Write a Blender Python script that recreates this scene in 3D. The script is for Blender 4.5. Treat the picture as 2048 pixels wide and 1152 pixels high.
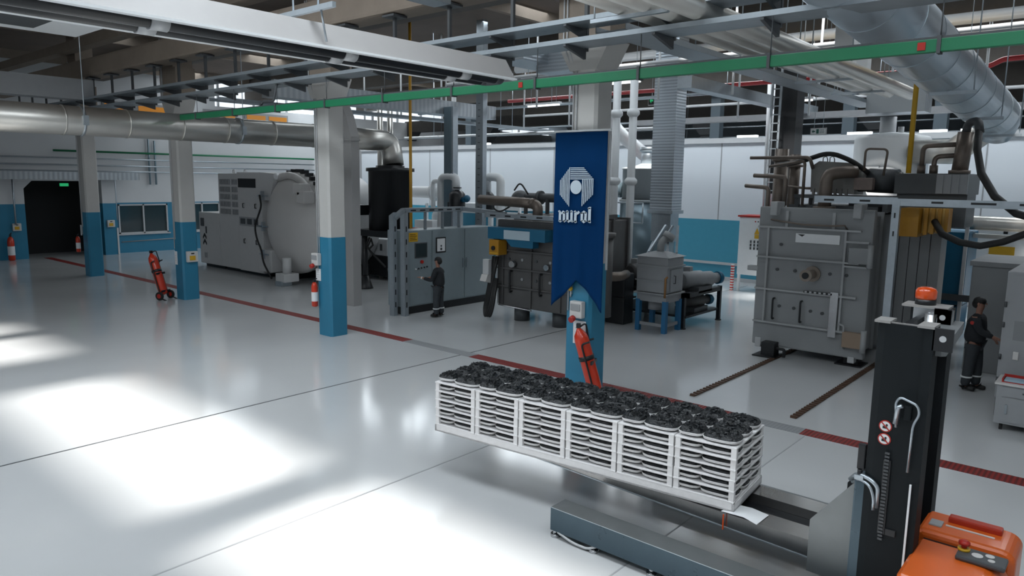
import bpy, bmesh, math, random
from mathutils import Vector, Matrix
random.seed(7)
S = bpy.context.scene
for _o in list(bpy.data.objects): bpy.data.objects.remove(_o, do_unlink=True)
COL = S.collection
R = math.radians

# ---------------------------------------------------------------- camera
cam_d = bpy.data.cameras.new('camera'); cam = bpy.data.objects.new('camera', cam_d); COL.objects.link(cam)
cam_d.sensor_width = 36.0; cam_d.lens = 1458.36/2048*36.0; cam_d.clip_end = 300
_yaw, _pit, _rol = .710474, .147362, .014162
_f = Vector((-math.sin(_yaw)*math.cos(_pit), math.cos(_yaw)*math.cos(_pit), -math.sin(_pit)))
_r = Vector((math.cos(_yaw), math.sin(_yaw), 0)); _u = _r.cross(_f)
_r2 = math.cos(_rol)*_r + math.sin(_rol)*_u; _u2 = -math.sin(_rol)*_r + math.cos(_rol)*_u
cam.matrix_world = Matrix(((_r2.x,_u2.x,-_f.x,0),(_r2.y,_u2.y,-_f.y,0),(_r2.z,_u2.z,-_f.z,3.9),(0,0,0,1)))
S.camera = cam

# ---------------------------------------------------------------- world, sun, daylight fill lamps
W = bpy.data.worlds.new('sky'); S.world = W; W.use_nodes = True
bgn = W.node_tree.nodes['Background']; bgn.inputs[0].default_value = (.62,.78,1,1); bgn.inputs[1].default_value = .5
sd = bpy.data.lights.new('sun','SUN'); sun = bpy.data.objects.new('sun', sd); COL.objects.link(sun)
sd.energy = 9.0; sd.angle = R(6); sd.color = (1,.97,.93)
sun.rotation_euler = (R(35),0,R(0)); sun.location = (0,-10,20)      # shines from -Y, 55 degrees up
ROOF = 9.2
FILL_STRIPS = [(-2.05,-24,4,2.0),(4.6,-17,3,2.2),(11.9,-34,4,1.0),(18.2,-40,4,1.6),(25.6,-38,4,1.2),(34.0,-38,4,1.4)]  # area fill lamps added for ambient daylight; only two lie under roof openings
def add_fill(y, x0, x1, w, power):
    n = 6; L = (x1-x0)/n
    for i in range(n):
        ld = bpy.data.lights.new('daylight_fill','AREA'); ld.shape = 'RECTANGLE'; ld.size = L*.86; ld.size_y = w
        ld.energy = power*L*w; ld.color = (.86,.94,1)
        o = bpy.data.objects.new('daylight_fill', ld); COL.objects.link(o); o.location = (x0+L*(i+.5), y, ROOF-.06)
FILL_POWER = {-2.05:16, 4.6:26, 11.9:3, 18.2:9, 25.6:38, 34.0:8}
for (y,x0,x1,w) in FILL_STRIPS: add_fill(y,x0,x1,w,FILL_POWER[y])
S.view_settings.view_transform = 'Standard'; S.view_settings.look = 'None'
S.view_settings.exposure = 0.0; S.view_settings.gamma = 1.0
S.view_settings.use_curve_mapping = False
S.cycles.max_bounces = 6; S.cycles.diffuse_bounces = 3; S.cycles.glossy_bounces = 3
S.cycles.use_denoising = True
S.cycles.sample_clamp_indirect = 6.0

# ---------------------------------------------------------------- materials
MATS = {}
def mat(name, col=(.5,.5,.5), rough=.5, metal=0.0, noise=.0, nscale=6.0, bump=0.0, bscale=30, emit=None, spec=None, rvar=0.0, coat=0.0, stretch=None):
    if name in MATS: return MATS[name]
    m = bpy.data.materials.new(name); m.use_nodes = True; nt = m.node_tree; b = nt.nodes['Principled BSDF']
    b.inputs['Base Color'].default_value = (*col,1); b.inputs['Roughness'].default_value = rough; b.inputs['Metallic'].default_value = metal
    if spec is not None: b.inputs['Specular IOR Level'].default_value = spec
    if coat: b.inputs['Coat Weight'].default_value = coat; b.inputs['Coat Roughness'].default_value = .08
    if emit: b.inputs['Emission Color'].default_value = (*emit[0],1); b.inputs['Emission Strength'].default_value = emit[1]
    tc = nt.nodes.new('ShaderNodeTexCoord'); vec = tc.outputs['Object']
    if stretch:
        mp = nt.nodes.new('ShaderNodeMapping'); mp.inputs['Scale'].default_value = stretch; nt.links.new(vec, mp.inputs[0]); vec = mp.outputs[0]
    n = nt.nodes.new('ShaderNodeTexNoise'); n.inputs['Scale'].default_value = nscale; n.inputs['Detail'].default_value = 4
    nt.links.new(vec, n.inputs['Vector'])
    nz = max(noise,.04)
    mx = nt.nodes.new('ShaderNodeMix'); mx.data_type = 'RGBA'
    mx.inputs['A'].default_value = (*[c*(1-nz) for c in col],1); mx.inputs['B'].default_value = (*[min(1,c*(1+nz)) for c in col],1)
    nt.links.new(n.outputs['Fac'], mx.inputs['Factor']); nt.links.new(mx.outputs['Result'], b.inputs['Base Color'])
    if rvar:
        mr = nt.nodes.new('ShaderNodeMapRange'); mr.inputs['To Min'].default_value = max(0,rough-rvar); mr.inputs['To Max'].default_value = rough+rvar
        nt.links.new(n.outputs['Fac'], mr.inputs['Value']); nt.links.new(mr.outputs[0], b.inputs['Roughness'])
    if bump:
        n2 = nt.nodes.new('ShaderNodeTexNoise'); n2.inputs['Scale'].default_value = bscale; nt.links.new(vec, n2.inputs['Vector'])
        bp = nt.nodes.new('ShaderNodeBump'); bp.inputs['Strength'].default_value = bump; bp.inputs['Distance'].default_value = .02
        nt.links.new(n2.outputs['Fac'], bp.inputs['Height']); nt.links.new(bp.outputs[0], b.inputs['Normal'])
    MATS[name] = m; return m
def wave_mat(name, c1, c2, scale, axis='X', rough=.5, metal=0.0, sharp=(.45,.55), bump=0.0):
    """two tone stripes / corrugations that belong to the surface itself"""
    if name in MATS: return MATS[name]
    m = bpy.data.materials.new(name); m.use_nodes = True; nt = m.node_tree; b = nt.nodes['Principled BSDF']
    b.inputs['Roughness'].default_value = rough; b.inputs['Metallic'].default_value = metal
    tc = nt.nodes.new('ShaderNodeTexCoord'); w = nt.nodes.new('ShaderNodeTexWave'); w.bands_direction = axis; w.inputs['Scale'].default_value = scale
    nt.links.new(tc.outputs['Object'], w.inputs['Vector'])
    mr = nt.nodes.new('ShaderNodeMapRange'); mr.inputs['From Min'].default_value = sharp[0]; mr.inputs['From Max'].default_value = sharp[1]
    nt.links.new(w.outputs['Fac'], mr.inputs['Value'])
    mx = nt.nodes.new('ShaderNodeMix'); mx.data_type = 'RGBA'; mx.inputs['A'].default_value = (*c1,1); mx.inputs['B'].default_value = (*c2,1)
    nt.links.new(mr.outputs[0], mx.inputs['Factor']); nt.links.new(mx.outputs['Result'], b.inputs['Base Color'])
    if bump:
        bp = nt.nodes.new('ShaderNodeBump'); bp.inputs['Strength'].default_value = bump; bp.inputs['Distance'].default_value = .03
        nt.links.new(w.outputs['Fac'], bp.inputs['Height']); nt.links.new(bp.outputs[0], b.inputs['Normal'])
    MATS[name] = m; return m

M_floor = mat('epoxy_floor',(.55,.56,.565),.13,noise=.07,nscale=.45,rvar=.05,coat=.0,spec=.62)
M_white = mat('wall_white',(.60,.61,.62),.6,noise=.05,nscale=1.2)
M_blue  = mat('dado_blue',(.028,.20,.33),.38,noise=.12,nscale=2.5)
M_conc  = mat('concrete_paint',(.52,.51,.49),.6,noise=.08,nscale=2.0,bump=.1)
M_tan   = mat('raw_concrete',(.25,.205,.165),.8,noise=.18,nscale=2.2,bump=.3)
M_dcon  = mat('dark_concrete',(.11,.10,.09),.85,noise=.15)
M_warm  = mat('amber_window',(.4,.17,.03),.3,emit=((1,.38,.04),.2))
M_roof  = mat('roof_deck',(.15,.12,.10),.85,noise=.2,nscale=1.0,bump=.2)
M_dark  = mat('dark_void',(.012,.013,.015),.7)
M_dgrey = mat('dark_grey_paint',(.065,.07,.075),.45,noise=.1)
M_mgrey = mat('mid_grey_paint',(.30,.31,.32),.45,noise=.07)
M_lgrey = mat('light_grey_paint',(.50,.51,.52),.42,noise=.05)
M_cab   = mat('cabinet_grey',(.24,.29,.31),.35,noise=.06)
M_galv  = mat('galvanised',(.45,.50,.54),.38,metal=.85,noise=.15,nscale=9,rvar=.12)
M_tray  = mat('tray_steel',(.33,.37,.40),.42,metal=.55,noise=.12,nscale=7)
M_alu   = mat('aluminium_cladding',(.66,.64,.60),.34,metal=.85,noise=.08,nscale=1.5,rvar=.06)
M_alud  = mat('spiral_duct',(.50,.56,.61),.36,metal=.8,noise=.1,nscale=2,rvar=.08)
M_steel = mat('stainless',(.52,.53,.54),.25,metal=1.0,noise=.1,nscale=12,rvar=.06)
M_polish= mat('polished_fork_steel',(.38,.375,.37),.2,metal=.9,noise=.12,nscale=4,rvar=.05)
M_pipe  = mat('white_insulation',(.80,.82,.83),.4,noise=.03)
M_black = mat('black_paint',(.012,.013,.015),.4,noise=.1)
M_mast  = mat('mast_charcoal',(.006,.009,.011),.6,noise=.15,nscale=5,spec=.25)
M_leg   = mat('leg_slate',(.055,.09,.115),.3,metal=.35,noise=.2,nscale=5,rvar=.1)
M_green = mat('busbar_green',(.012,.17,.075),.4,noise=.06)
M_carr  = mat('carriage_steel',(.20,.215,.22),.38,metal=.6,noise=.2,nscale=3)
M_red   = mat('red_paint',(.42,.02,.012),.4,noise=.08)
M_redp  = mat('red_pipe',(.46,.03,.035),.4,noise=.06)
M_ext   = mat('extinguisher_red',(.58,.035,.008),.28,noise=.05,coat=.4)
M_orange= mat('truck_orange',(.62,.11,.012),.35,noise=.05,coat=.2)
M_orred = mat('truck_red_orange',(.40,.03,.01),.4)
M_yel   = mat('yellow_pipe',(.62,.36,.02),.45,noise=.06)
M_ybox  = mat('ochre_box',(.40,.19,.012),.42,noise=.08)
M_yfin  = mat('ochre_light',(.58,.36,.09),.45)
M_rust  = mat('brown_steel_pipe',(.19,.155,.13),.38,metal=.5,noise=.3,nscale=5,rvar=.1)
M_door  = mat('furnace_grey',(.285,.295,.30),.6,noise=.12,nscale=2)
M_doorl = mat('furnace_grey_light',(.40,.41,.415),.4,noise=.08)
M_dfurn = mat('dark_furnace',(.088,.086,.085),.5,noise=.2,nscale=3)
M_bluem = mat('machine_blue',(.010,.115,.21),.38,noise=.08)
M_blueleg=mat('leg_blue',(.015,.14,.30),.4)
M_tankw = mat('tank_white',(.60,.585,.57),.38,noise=.04,nscale=1.5)
M_machw = mat('machine_white',(.55,.55,.55),.42,noise=.04)
M_tankg = mat('tank_bluegrey',(.20,.27,.31),.3,metal=.5,noise=.12,nscale=3)
M_tankl = mat('tank_light',(.48,.52,.54),.4,noise=.05)
M_glass = mat('dark_glass',(.03,.045,.05),.08,spec=.8)
M_paper = mat('paper',(.78,.79,.80),.6,noise=.03)
M_rubber= mat('rubber_black',(.012,.012,.012),.55)
M_banner= mat('banner_blue',(.001,.032,.115),.85,noise=.1,nscale=3,spec=.1)
M_logo  = mat('logo_white',(.62,.72,.80),.6)
M_rack  = mat('rack_white',(.78,.77,.77),.5,noise=.08,nscale=14,bump=.12,bscale=60)
M_dish  = mat('dish_white',(.80,.79,.79),.5,noise=.05,nscale=20)
M_coal  = mat('black_granules',(.008,.010,.012),.3,noise=.6,nscale=40,bump=.5,bscale=70)
M_navy  = mat('workwear_charcoal',(.016,.018,.022),.85,noise=.2,nscale=12,bump=.2)
M_navy2 = mat('workwear_grey',(.035,.040,.046),.85,noise=.2,nscale=12,bump=.2)
M_skin  = mat('skin',(.30,.15,.105),.6)
M_glove = mat('glove_light',(.55,.53,.50),.7)
M_hair  = mat('hair_black',(.006,.006,.006),.6,bump=.4,bscale=90)
M_refl  = mat('reflective_band',(.70,.72,.72),.4)
M_amber = mat('amber_lens',(.55,.06,.008),.18,coat=.6,emit=((1,.16,.01),.04))
M_copper= mat('rail_brown',(.10,.055,.035),.5,metal=.3,noise=.4,nscale=20)
M_lamp  = mat('fluorescent_tube',(.9,.9,.9),.4,emit=((.93,.97,1),2.2))
M_exit  = mat('exit_green',(.02,.35,.12),.4,emit=((.03,.55,.2),.5))
M_redlit= mat('red_lamp',(.7,.02,.02),.3,emit=((1,.03,.03),.6))
M_grate = wave_mat('red_grating',(.26,.018,.014),(.12,.010,.008),5.2,'X',.55,sharp=(.45,.75),bump=.5)
M_grate2= wave_mat('grey_grating',(.27,.28,.29),(.24,.25,.26),5.2,'X',.5)
M_cordu = wave_mat('corrugated_duct',(.50,.55,.59),(.40,.44,.48),3.6,'Z',.42,.6,sharp=(.3,.7),bump=.25)
M_rect  = wave_mat('ribbed_duct',(.44,.47,.49),(.36,.39,.42),1.6,'Y',.42,.6,sharp=(.3,.7),bump=.2)
M_redwh = wave_mat('hazard_red_white',(.6,.03,.02),(.75,.75,.75),3.2,'Z',.5)
M_brick = mat('brown_cartons',(.30,.16,.06),.7,noise=.3)

# ---------------------------------------------------------------- mesh builder
class MB:
    def __init__(s): s.v=[]; s.f=[]; s.mi=[]; s.sm=[]; s.m=0; s.T=None
    def add(s, vs, fs, smooth=False):
        k=len(s.v)
        for p in vs:
            p=Vector(p); s.v.append(s.T@p if s.T else p)
        for i,f in enumerate(fs):
            s.f.append([k+j for j in f]); s.mi.append(s.m); s.sm.append(smooth if isinstance(smooth,bool) else smooth[i])
        return s
    def box(s,x0,y0,z0,x1,y1,z1,ch=0.0):
        x0,x1=min(x0,x1),max(x0,x1); y0,y1=min(y0,y1),max(y0,y1); z0,z1=min(z0,z1),max(z0,z1)
        if ch>0:
            bm=bmesh.new(); bmesh.ops.create_cube(bm,size=1)
            for v in bm.verts: v.co=Vector(((x0+x1)/2+v.co.x*(x1-x0),(y0+y1)/2+v.co.y*(y1-y0),(z0+z1)/2+v.co.z*(z1-z0)))
            bmesh.ops.bevel(bm,geom=list(bm.edges),offset=min(ch,(x1-x0)*.45,(y1-y0)*.45,(z1-z0)*.45),segments=2,affect='EDGES',profile=.6)
            bm.verts.index_update(); s.add([v.co.copy() for v in bm.verts],[[v.index for v in f.verts] for f in bm.faces]); bm.free(); return s
        return s.add([(x0,y0,z0),(x1,y0,z0),(x1,y1,z0),(x0,y1,z0),(x0,y0,z1),(x1,y0,z1),(x1,y1,z1),(x0,y1,z1)],
              [(3,2,1,0),(4,5,6,7),(0,1,5,4),(1,2,6,5),(2,3,7,6),(3,0,4,7)])
    def bar(s,p0,p1,w,h=None,up=(0,0,1)):
        """box beam from p0 to p1, w wide, h high"""
        h=h or w; p0=Vector(p0); p1=Vector(p1); d=(p1-p0).normalized(); up=Vector(up)
        if abs(d.dot(up))>.98: up=Vector((0,1,0))
        a=d.cross(up).normalized()*w/2; b=a.cross(d).normalized()*h/2
        return s.add([p0-a-b,p0+a-b,p0+a+b,p0-a+b,p1-a-b,p1+a-b,p1+a+b,p1-a+b],[(0,1,2,3),(7,6,5,4),(0,4,5,1),(1,5,6,2),(2,6,7,3),(3,7,4,0)])
    def cyl(s,p0,p1,r,r2=None,n=20,cap=True):
        r2=r if r2 is None else r2; p0=Vector(p0); p1=Vector(p1); d=(p1-p0).normalized()
        a=d.orthogonal().normalized(); b=d.cross(a); vs=[]
        for p,q in ((p0,r),(p1,r2)):
            for i in range(n):
                t=2*math.pi*i/n; vs.append(p+(a*math.cos(t)+b*math.sin(t))*q)
        fs=[(i,(i+1)%n,n+(i+1)%n,n+i) for i in range(n)]; sm=[True]*n
        if cap: fs+= [tuple(range(n-1,-1,-1)),tuple(range(n,2*n))]; sm+=[False,False]
        return s.add(vs,fs,sm)
    def tube(s,pts,r,n=12,bend=0.0,cap=True,closed=False,rr=None):
        P=[Vector(p) for p in pts]
        if bend>0 and len(P)>2:
            Q=[P[0]]
            for i in range(1,len(P)-1):
                a=(P[i-1]-P[i]); b=(P[i+1]-P[i]); k=min(bend,a.length*.48,b.length*.48); a=P[i]+a.normalized()*k; b=P[i]+b.normalized()*k
                for j in range(7):
                    t=j/6; Q.append(a*(1-t)**2+P[i]*2*t*(1-t)+b*t*t)
            Q.append(P[-1]); P=Q
        N=len(P); vs=[]; d=(P[1]-P[0]).normalized(); a=d.orthogonal().normalized()
        for i in range(N):
            if i==0: t=(P[1]-P[0]) if not closed else (P[1]-P[-1])
            elif i==N-1: t=(P[-1]-P[-2]) if not closed else (P[0]-P[-2])
            else: t=P[i+1]-P[i-1]
            t.normalize(); a=(a-t*a.dot(t)).normalized(); b=t.cross(a); q=rr[i] if rr else r
            for j in range(n):
                w=2*math.pi*j/n; vs.append(P[i]+(a*math.cos(w)+b*math.sin(w))*q)
        fs=[];sm=[]
        for i in range(N-1 if not closed else N):
            for j in range(n): fs.append((i*n+j,i*n+(j+1)%n,((i+1)%N)*n+(j+1)%n,((i+1)%N)*n+j)); sm.append(True)
        if cap and not closed: fs+=[tuple(range(n-1,-1,-1)),tuple(range((N-1)*n,N*n))]; sm+=[False,False]
        return s.add(vs,fs,sm)
    def lathe(s,prof,c,axis=(0,0,1),n=32,cap=True):
        """prof: list of (r, h) along axis from c"""
        c=Vector(c); d=Vector(axis).normalized(); a=d.orthogonal().normalized(); b=d.cross(a); vs=[];fs=[]
        for (r,h) in prof:
            for i in range(n):
                t=2*math.pi*i/n; vs.append(c+d*h+(a*math.cos(t)+b*math.sin(t))*max(r,1e-4))
        for k in range(len(prof)-1):
            for i in range(n): fs.append((k*n+i,k*n+(i+1)%n,(k+1)*n+(i+1)%n,(k+1)*n+i))
        sm=[True]*len(fs)
        if cap: fs+=[tuple(range(n-1,-1,-1)),tuple(range((len(prof)-1)*n,len(prof)*n))]; sm+=[False,False]
        return s.add(vs,fs,sm)
    def prism(s,poly,ax,a0,a1):
        """poly 2-D in the two other axes, extruded along ax from a0 to a1"""
        def mk(p,a):
            if ax=='X': return (a,p[0],p[1])
            if ax=='Y': return (p[0],a,p[1])
            return (p[0],p[1],a)
        n=len(poly); vs=[mk(p,a0) for p in poly]+[mk(p,a1) for p in poly]
        return s.add(vs,[tuple(range(n-1,-1,-1)),tuple(range(n,2*n))]+[(i,(i+1)%n,n+(i+1)%n,n+i) for i in range(n)])
    def sphere(s,c,rx,ry=None,rz=None,n=16,m=10):
        ry=ry or rx; rz=rz or rx; vs=[];fs=[]
        for j in range(m+1):
            p=math.pi*j/m
            for i in range(n):
                t=2*math.pi*i/n; vs.append((c[0]+rx*math.sin(p)*math.cos(t),c[1]+ry*math.sin(p)*math.sin(t),c[2]+rz*math.cos(p)))
        for j in range(m):
            for i in range(n): fs.append((j*n+i,j*n+(i+1)%n,(j+1)*n+(i+1)%n,(j+1)*n+i))
        return s.add(vs,fs,True)
    def build(s,name,mats,parent=None,origin=None):
        mats=mats if isinstance(mats,(list,tuple)) else [mats]
        if parent is not None: org=ORG.get(parent.name,Vector((0,0,0)))
        elif origin is not None: org=Vector(origin)
        else:
            xs=[v.x for v in s.v]; ys=[v.y for v in s.v]; zs=[v.z for v in s.v]; org=Vector(((min(xs)+max(xs))/2,(min(ys)+max(ys))/2,min(zs)))
        me=bpy.data.meshes.new(name); me.from_pydata([v-org for v in s.v],[],s.f)
        for m in mats: me.materials.append(m)
        me.polygons.foreach_set('material_index',s.mi); me.polygons.foreach_set('use_smooth',s.sm)
        bm=bmesh.new(); bm.from_mesh(me); bmesh.ops.recalc_face_normals(bm,faces=bm.faces); bm.to_mesh(me); bm.free()
        o=bpy.data.objects.new(name,me); COL.objects.link(o)
        if parent is not None: o.parent=parent; ORG[o.name]=org
        else: o.location=org; ORG[o.name]=org
        return o
ORG={}
def tag(o,label=None,cat=None,group=None,kind=None):
    if label: o['label']=label
    if cat: o['category']=cat
    if group: o['group']=group
    if kind: o['kind']=kind
    return o
def thing(name,label,cat,loc=(0,0,0),group=None,rz=0.0,local=False):
    o=bpy.data.objects.new(name,None); COL.objects.link(o); o.location=loc; o.rotation_euler=(0,0,rz); o.empty_display_size=.2
    ORG[o.name]=Vector((0,0,0)) if local else Vector(loc); return tag(o,label,cat,group)
def struct(name,mb,m): return tag(mb.build(name,m,origin=(0,0,0)),kind='structure')
def copy_tree(o,parent=None):
    c=o.copy(); COL.objects.link(c); c.parent=parent
    if 'label' in c and parent is None: del c['label']
    for ch in o.children: copy_tree(ch,c)
    return c
# ================================================================ SETTING
m=MB(); m.box(-41,-8,-.2,8,50,0); struct('floor',m,M_floor)
XW=-38.5
# left wall: dado + white, with the dark doorway and windows
m=MB()
def wall_x(m,x,y0,y1,z0,z1,split=2.5,t=.3):
    if z0<split:
        m.m=1; m.box(x-t,y0,z0,x,y1,min(z1,split))
    if z1>split:
        m.m=0; m.box(x-t,y0,max(z0,split),x,y1,z1)
for (y0,y1,z0,z1) in ((-8,9.6,0,ROOF),(9.6,10.75,0,ROOF),(10.75,14.2,3.55,ROOF),(14.2,14.72,0,ROOF),(14.72,17.15,0,.95),(14.72,17.15,2.42,ROOF),(17.15,18.0,0,ROOF),(18.0,20.0,0,.95),(18.0,20.0,2.45,ROOF),(20,50,0,7.6),(20,50,8.9,ROOF)):
    wall_x(m,XW,y0,y1,z0,z1)
m.m=0; m.prism([(10.75,3.56),(10.75,3.2),(11.1,3.56)],'X',XW-.3,XW)
struct('wall_left',m,[M_white,M_blue])
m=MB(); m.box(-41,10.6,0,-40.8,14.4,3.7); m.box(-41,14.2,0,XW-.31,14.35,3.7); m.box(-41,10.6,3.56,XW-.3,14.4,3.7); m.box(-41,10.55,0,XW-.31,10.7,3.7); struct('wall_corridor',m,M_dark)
# pilaster beside the doorway
m=MB(); m.m=1; m.box(XW,13.85,0,XW+.5,14.45,2.5); m.m=0; m.box(XW,13.85,2.5,XW+.5,14.45,3.9); m.box(XW-.01,14.42,0,XW+.53,14.5,1.3); struct('trim_1',m,[M_white,M_blue])
def window(n,x,y0,y1,z0,z1,mull=(.5,)):
    m=MB(); m.m=0; t=.07
    m.box(x-.1,y0,z0,x+.04,y1,z0+t); m.box(x-.1,y0,z1-t,x+.04,y1,z1); m.box(x-.1,y0,z0,x+.04,y0+t,z1); m.box(x-.1,y1-t,z0,x+.04,y1,z1)
    for k in mull: yy=y0+(y1-y0)*k; m.box(x-.1,yy-t/2,z0,x+.04,yy+t/2,z1)
    m.box(x-.1,y0-.08,z0-.06,x+.1,y1+.08,z0)
    m.m=1; m.box(x-.06,y0+t,z0+t,x-.05,y1-t,z1-t)
    return struct('window_%d'%n,m,[M_lgrey,M_glass])
window(1,XW,14.72,17.15,.95,2.42); window(2,XW,18.0,20.0,.95,2.45); 
m=MB(); m.box(XW-1.6,14.4,.0,XW-1.5,20.2,3); struct('wall_office',m,M_tan)
m=MB(); m.box(XW-.1,8.6,.9,XW+.04,9.62,.97); m.box(XW-.01,9.55,.9,XW+.05,9.62,2.5); struct('trim_2',m,M_lgrey)
# high windows of the left wall: daylight
m=MB(); 
for i in range(14):
    y=20.2+i*2.1; m.m=0; m.box(XW-.2,y,7.6,XW-.05,y+.08,8.9)
m.m=1; m.box(XW-.3,20,7.6,XW-.25,50,8.9); struct('window_3',m,[M_lgrey,mat('daylit_glazing',(.8,.85,.9),.4,emit=((.85,.93,1),1.0))])
# ochre lit office strip windows high on left wall
for i,(y0,y1) in enumerate(((14.3,17.4),(19.3,21.2),(21.7,24.4))):
    m=MB(); m.m=0; m.box(XW-.02,y0,6.2,XW+.06,y1,7.4); m.m=1; m.box(XW,y0+.1,6.3,XW+.08,y0+.46*(y1-y0),7.28); m.box(XW,y0+.54*(y1-y0),6.3,XW+.08,y1-.1,7.28)
    struct('window_%d'%(4+i),m,[M_mgrey,M_warm])
# back wall
YB=27.8
m=MB(); m.m=1; m.box(-36,YB,0,6,YB+.25,2.42); m.m=0; m.box(-36,YB,2.42,6,YB+.25,5.45); struct('wall_back',m,[mat('panel_white',(.66,.70,.74),.45,noise=.04,nscale=.6),mat('panel_blue',(.06,.30,.42),.4,noise=.05)])
m=MB(); m.box(-36,YB-.08,5.45,6,YB+.3,5.65); struct('trim_3',m,M_lgrey)
m=MB(); m.box(-36,YB-.05,0,6,YB,.14); m.box(-36,YB-.06,.62,6,YB,.72); struct('baseboard_back',m,M_lgrey)
m=MB()
for x in (-30,-25.5,-21.4,-17.2,-13,-4.0,0): m.box(x-.02,YB-.01,2.42,x+.02,YB,5.45)
struct('trim_4',m,M_mgrey)
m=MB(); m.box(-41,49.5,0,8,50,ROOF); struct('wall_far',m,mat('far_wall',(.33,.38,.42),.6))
m=MB(); m.box(7.7,-8,0,8,50,ROOF); struct('wall_right',m,M_white)
m=MB(); m.box(-41,-8.3,0,8,-8,ROOF); struct('wall_front',m,M_white)
# roof: deck slabs with two open strips, closed over the other fill lamps
m=MB()
ZR=ROOF+.12
for (a,b) in ((-8,-3.05),(-1.05,17.4),(19.0,50)): m.box(-41,a,ROOF,8,b,ZR)
for (a,b) in ((-41,-22.2),(-17.5,-14.8),(-1.6,8)): m.box(a,-3.05,ROOF,b,-1.05,ZR)
for (a,b) in ((-41,-14),(-11.6,-10.4),(-1.5,8)): m.box(a,17.4,ROOF,b,19.0,ZR)
struct('ceiling',m,M_roof)
# floor drain channel
gx=[(-38.5,-13.2,M_grate,'red slotted drain channel running past the columns towards the dark doorway'),
    (-13.2,-11.0,M_grate2,'grey blanked stretch of floor channel between the crossing joint and red grating'),
    (-11.0,-4.75,M_grate,'red slotted drain channel right behind the loaded racks and banner column'),
    (-4.75,-3.75,M_grate2,'short grey stretch of floor channel in front of the grey furnace'),
    (-3.75,5,M_grate,'red slotted drain channel passing behind the lift truck mast')]
for (a,b,mm,l) in gx:
    m=MB(); m.box(a,11.34,-.05,b,11.66,.004); tag(m.build('drain_grating',mm),l,'floor grating')
m=MB(); m.box(-11.27,-8,-.01,-11.235,27,.002); struct('trim_5',m,M_dgrey)
m=MB(); m.box(-7.0,-8,-.01,-6.975,10.9,.002); m.box(-3.66,-8,-.01,-3.64,11.3,.0018); struct('trim_6',m,mat('joint_faint',(.33,.34,.35),.5))
# furnace floor rails (two brown toothed strips)
for i,(x,l) in enumerate(((-5.95,'brown toothed floor rail left of the pair in front of the grey furnace'),(-4.1,'brown toothed floor rail beside the mast, right one of the pair'))):
    m=MB(); m.box(x-.05,12.05,0,x+.05,18,.015)
    k=12.08
    while k<18: m.box(x-.06,k,.01,x+.06,k+.06,.03); k+=.13
    tag(m.build('floor_rail',M_copper),l,'floor rail')
# ================================================================ COLUMNS
def column(x,label):
    t=thing('concrete_column',label,'column',(x,10.7,0),group='columns along the drain channel')
    w=.27; m=MB(); c=.05
    sec=[(x-w,10.45+c),(x-w+c,10.45),(x+w-c,10.45),(x+w,10.45+c),(x+w,10.95-c),(x+w-c,10.95),(x-w+c,10.95),(x-w,10.95-c)]
    m.m=0; m.prism(sec,'Z',2.45,5.75)
    m.prism([(x-w,5.75),(x+w,5.75),(x+.53,6.2),(x-.53,6.2)],'Y',10.4,11.0)
    m.m=1; m.prism([(x-.53,6.2),(x+.53,6.2),(x+.53,7.1),(x-.53,7.1)],'Y',10.4,11.0)
    m.box(x-.38,10.4,7.1,x+.38,11.0,ROOF)
    m.build('shaft',[M_conc,M_tan],t)
    m=MB(); sec2=[((a-x)*1.02+x,(b-10.7)*1.02+10.7) for a,b in sec]; m.prism(sec2,'Z',0,2.45); tag(m.build('painted_base',M_blue,t),'blue painted foot of the column')
    m=MB(); 
    for k,dx in enumerate((-.2,-.13)): m.tube([(x+dx,10.43,1.6+.3*k),(x+dx,10.43,5.7),(x+dx-.2,10.38,6.2),(x+dx-.2,10.38,8)],.014,6)
    m.build('conduit',M_lgrey,t)
    return t
CX=[-30.55,-22.85,-15.1,-7.44]
cl=['concrete column nearest the dark doorway, white over a blue base','second column from the doorway, white over blue, with socket box','white and blue column with a fire extinguisher in front of the white round furnace','column carrying the blue banner behind the loaded racks']
cols=[column(x,l) for x,l in zip(CX,cl)]
NTH='first second third fourth fifth sixth seventh eighth ninth tenth eleventh twelfth thirteenth fourteenth fifteenth sixteenth seventeenth eighteenth nineteenth twentieth twenty-first twenty-second'.split()
# beam carried by the columns + brackets
m=MB(); m.box(XW,9.72,7.12,4,10.36,7.72,.07); tag(m.build('concrete_beam',M_tan),'long brown concrete beam spanning the columns high under the roof','beam')
m=MB(); m.box(XW,9.9,8.2,6,10.3,8.5); m.m=0; tag(m.build('roof_girder',M_tan),'second brown girder running just above the long column beam','beam')
SX=[-5.49+1.56*-k for k in range(-1,20)]
for i,x in enumerate(SX):
    m=MB(); m.box(x-.18,9.75,7.06,x+.18,10.1,7.1); m.box(x-.03,9.9,5.95,x+.03,9.96,7.06)
    for z in (6.28,5.98):
        m.prism([(9.9,z),(9.35,z),(9.35,z-.03),(9.9,z-.16)],'X',x-.025,x+.025)
    tag(m.build('tray_bracket',M_dgrey),'dark tee bracket holding the two cable trays, %s from the right end'%NTH[i],'bracket','tee brackets under the column beam')
def tray_x(y0,y1,z,x0,x1,label,h=.07,mm=None):
    m=MB(); m.box(x0,y0,z,x1,y1,z+.012); m.box(x0,y0-.006,z,x1,y0+.006,z+h); m.box(x0,y1-.006,z,x1,y1+.006,z+h)
    return tag(m.build('cable_tray',mm or M_tray),label,'cable tray')
tray_x(9.36,9.9,6.29,-30,3,'upper perforated cable tray on the tee brackets below the brown beam')
tray_x(9.36,9.9,5.99,-36,3,'lower perforated cable tray on the tee brackets, just above the green busbar')
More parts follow.
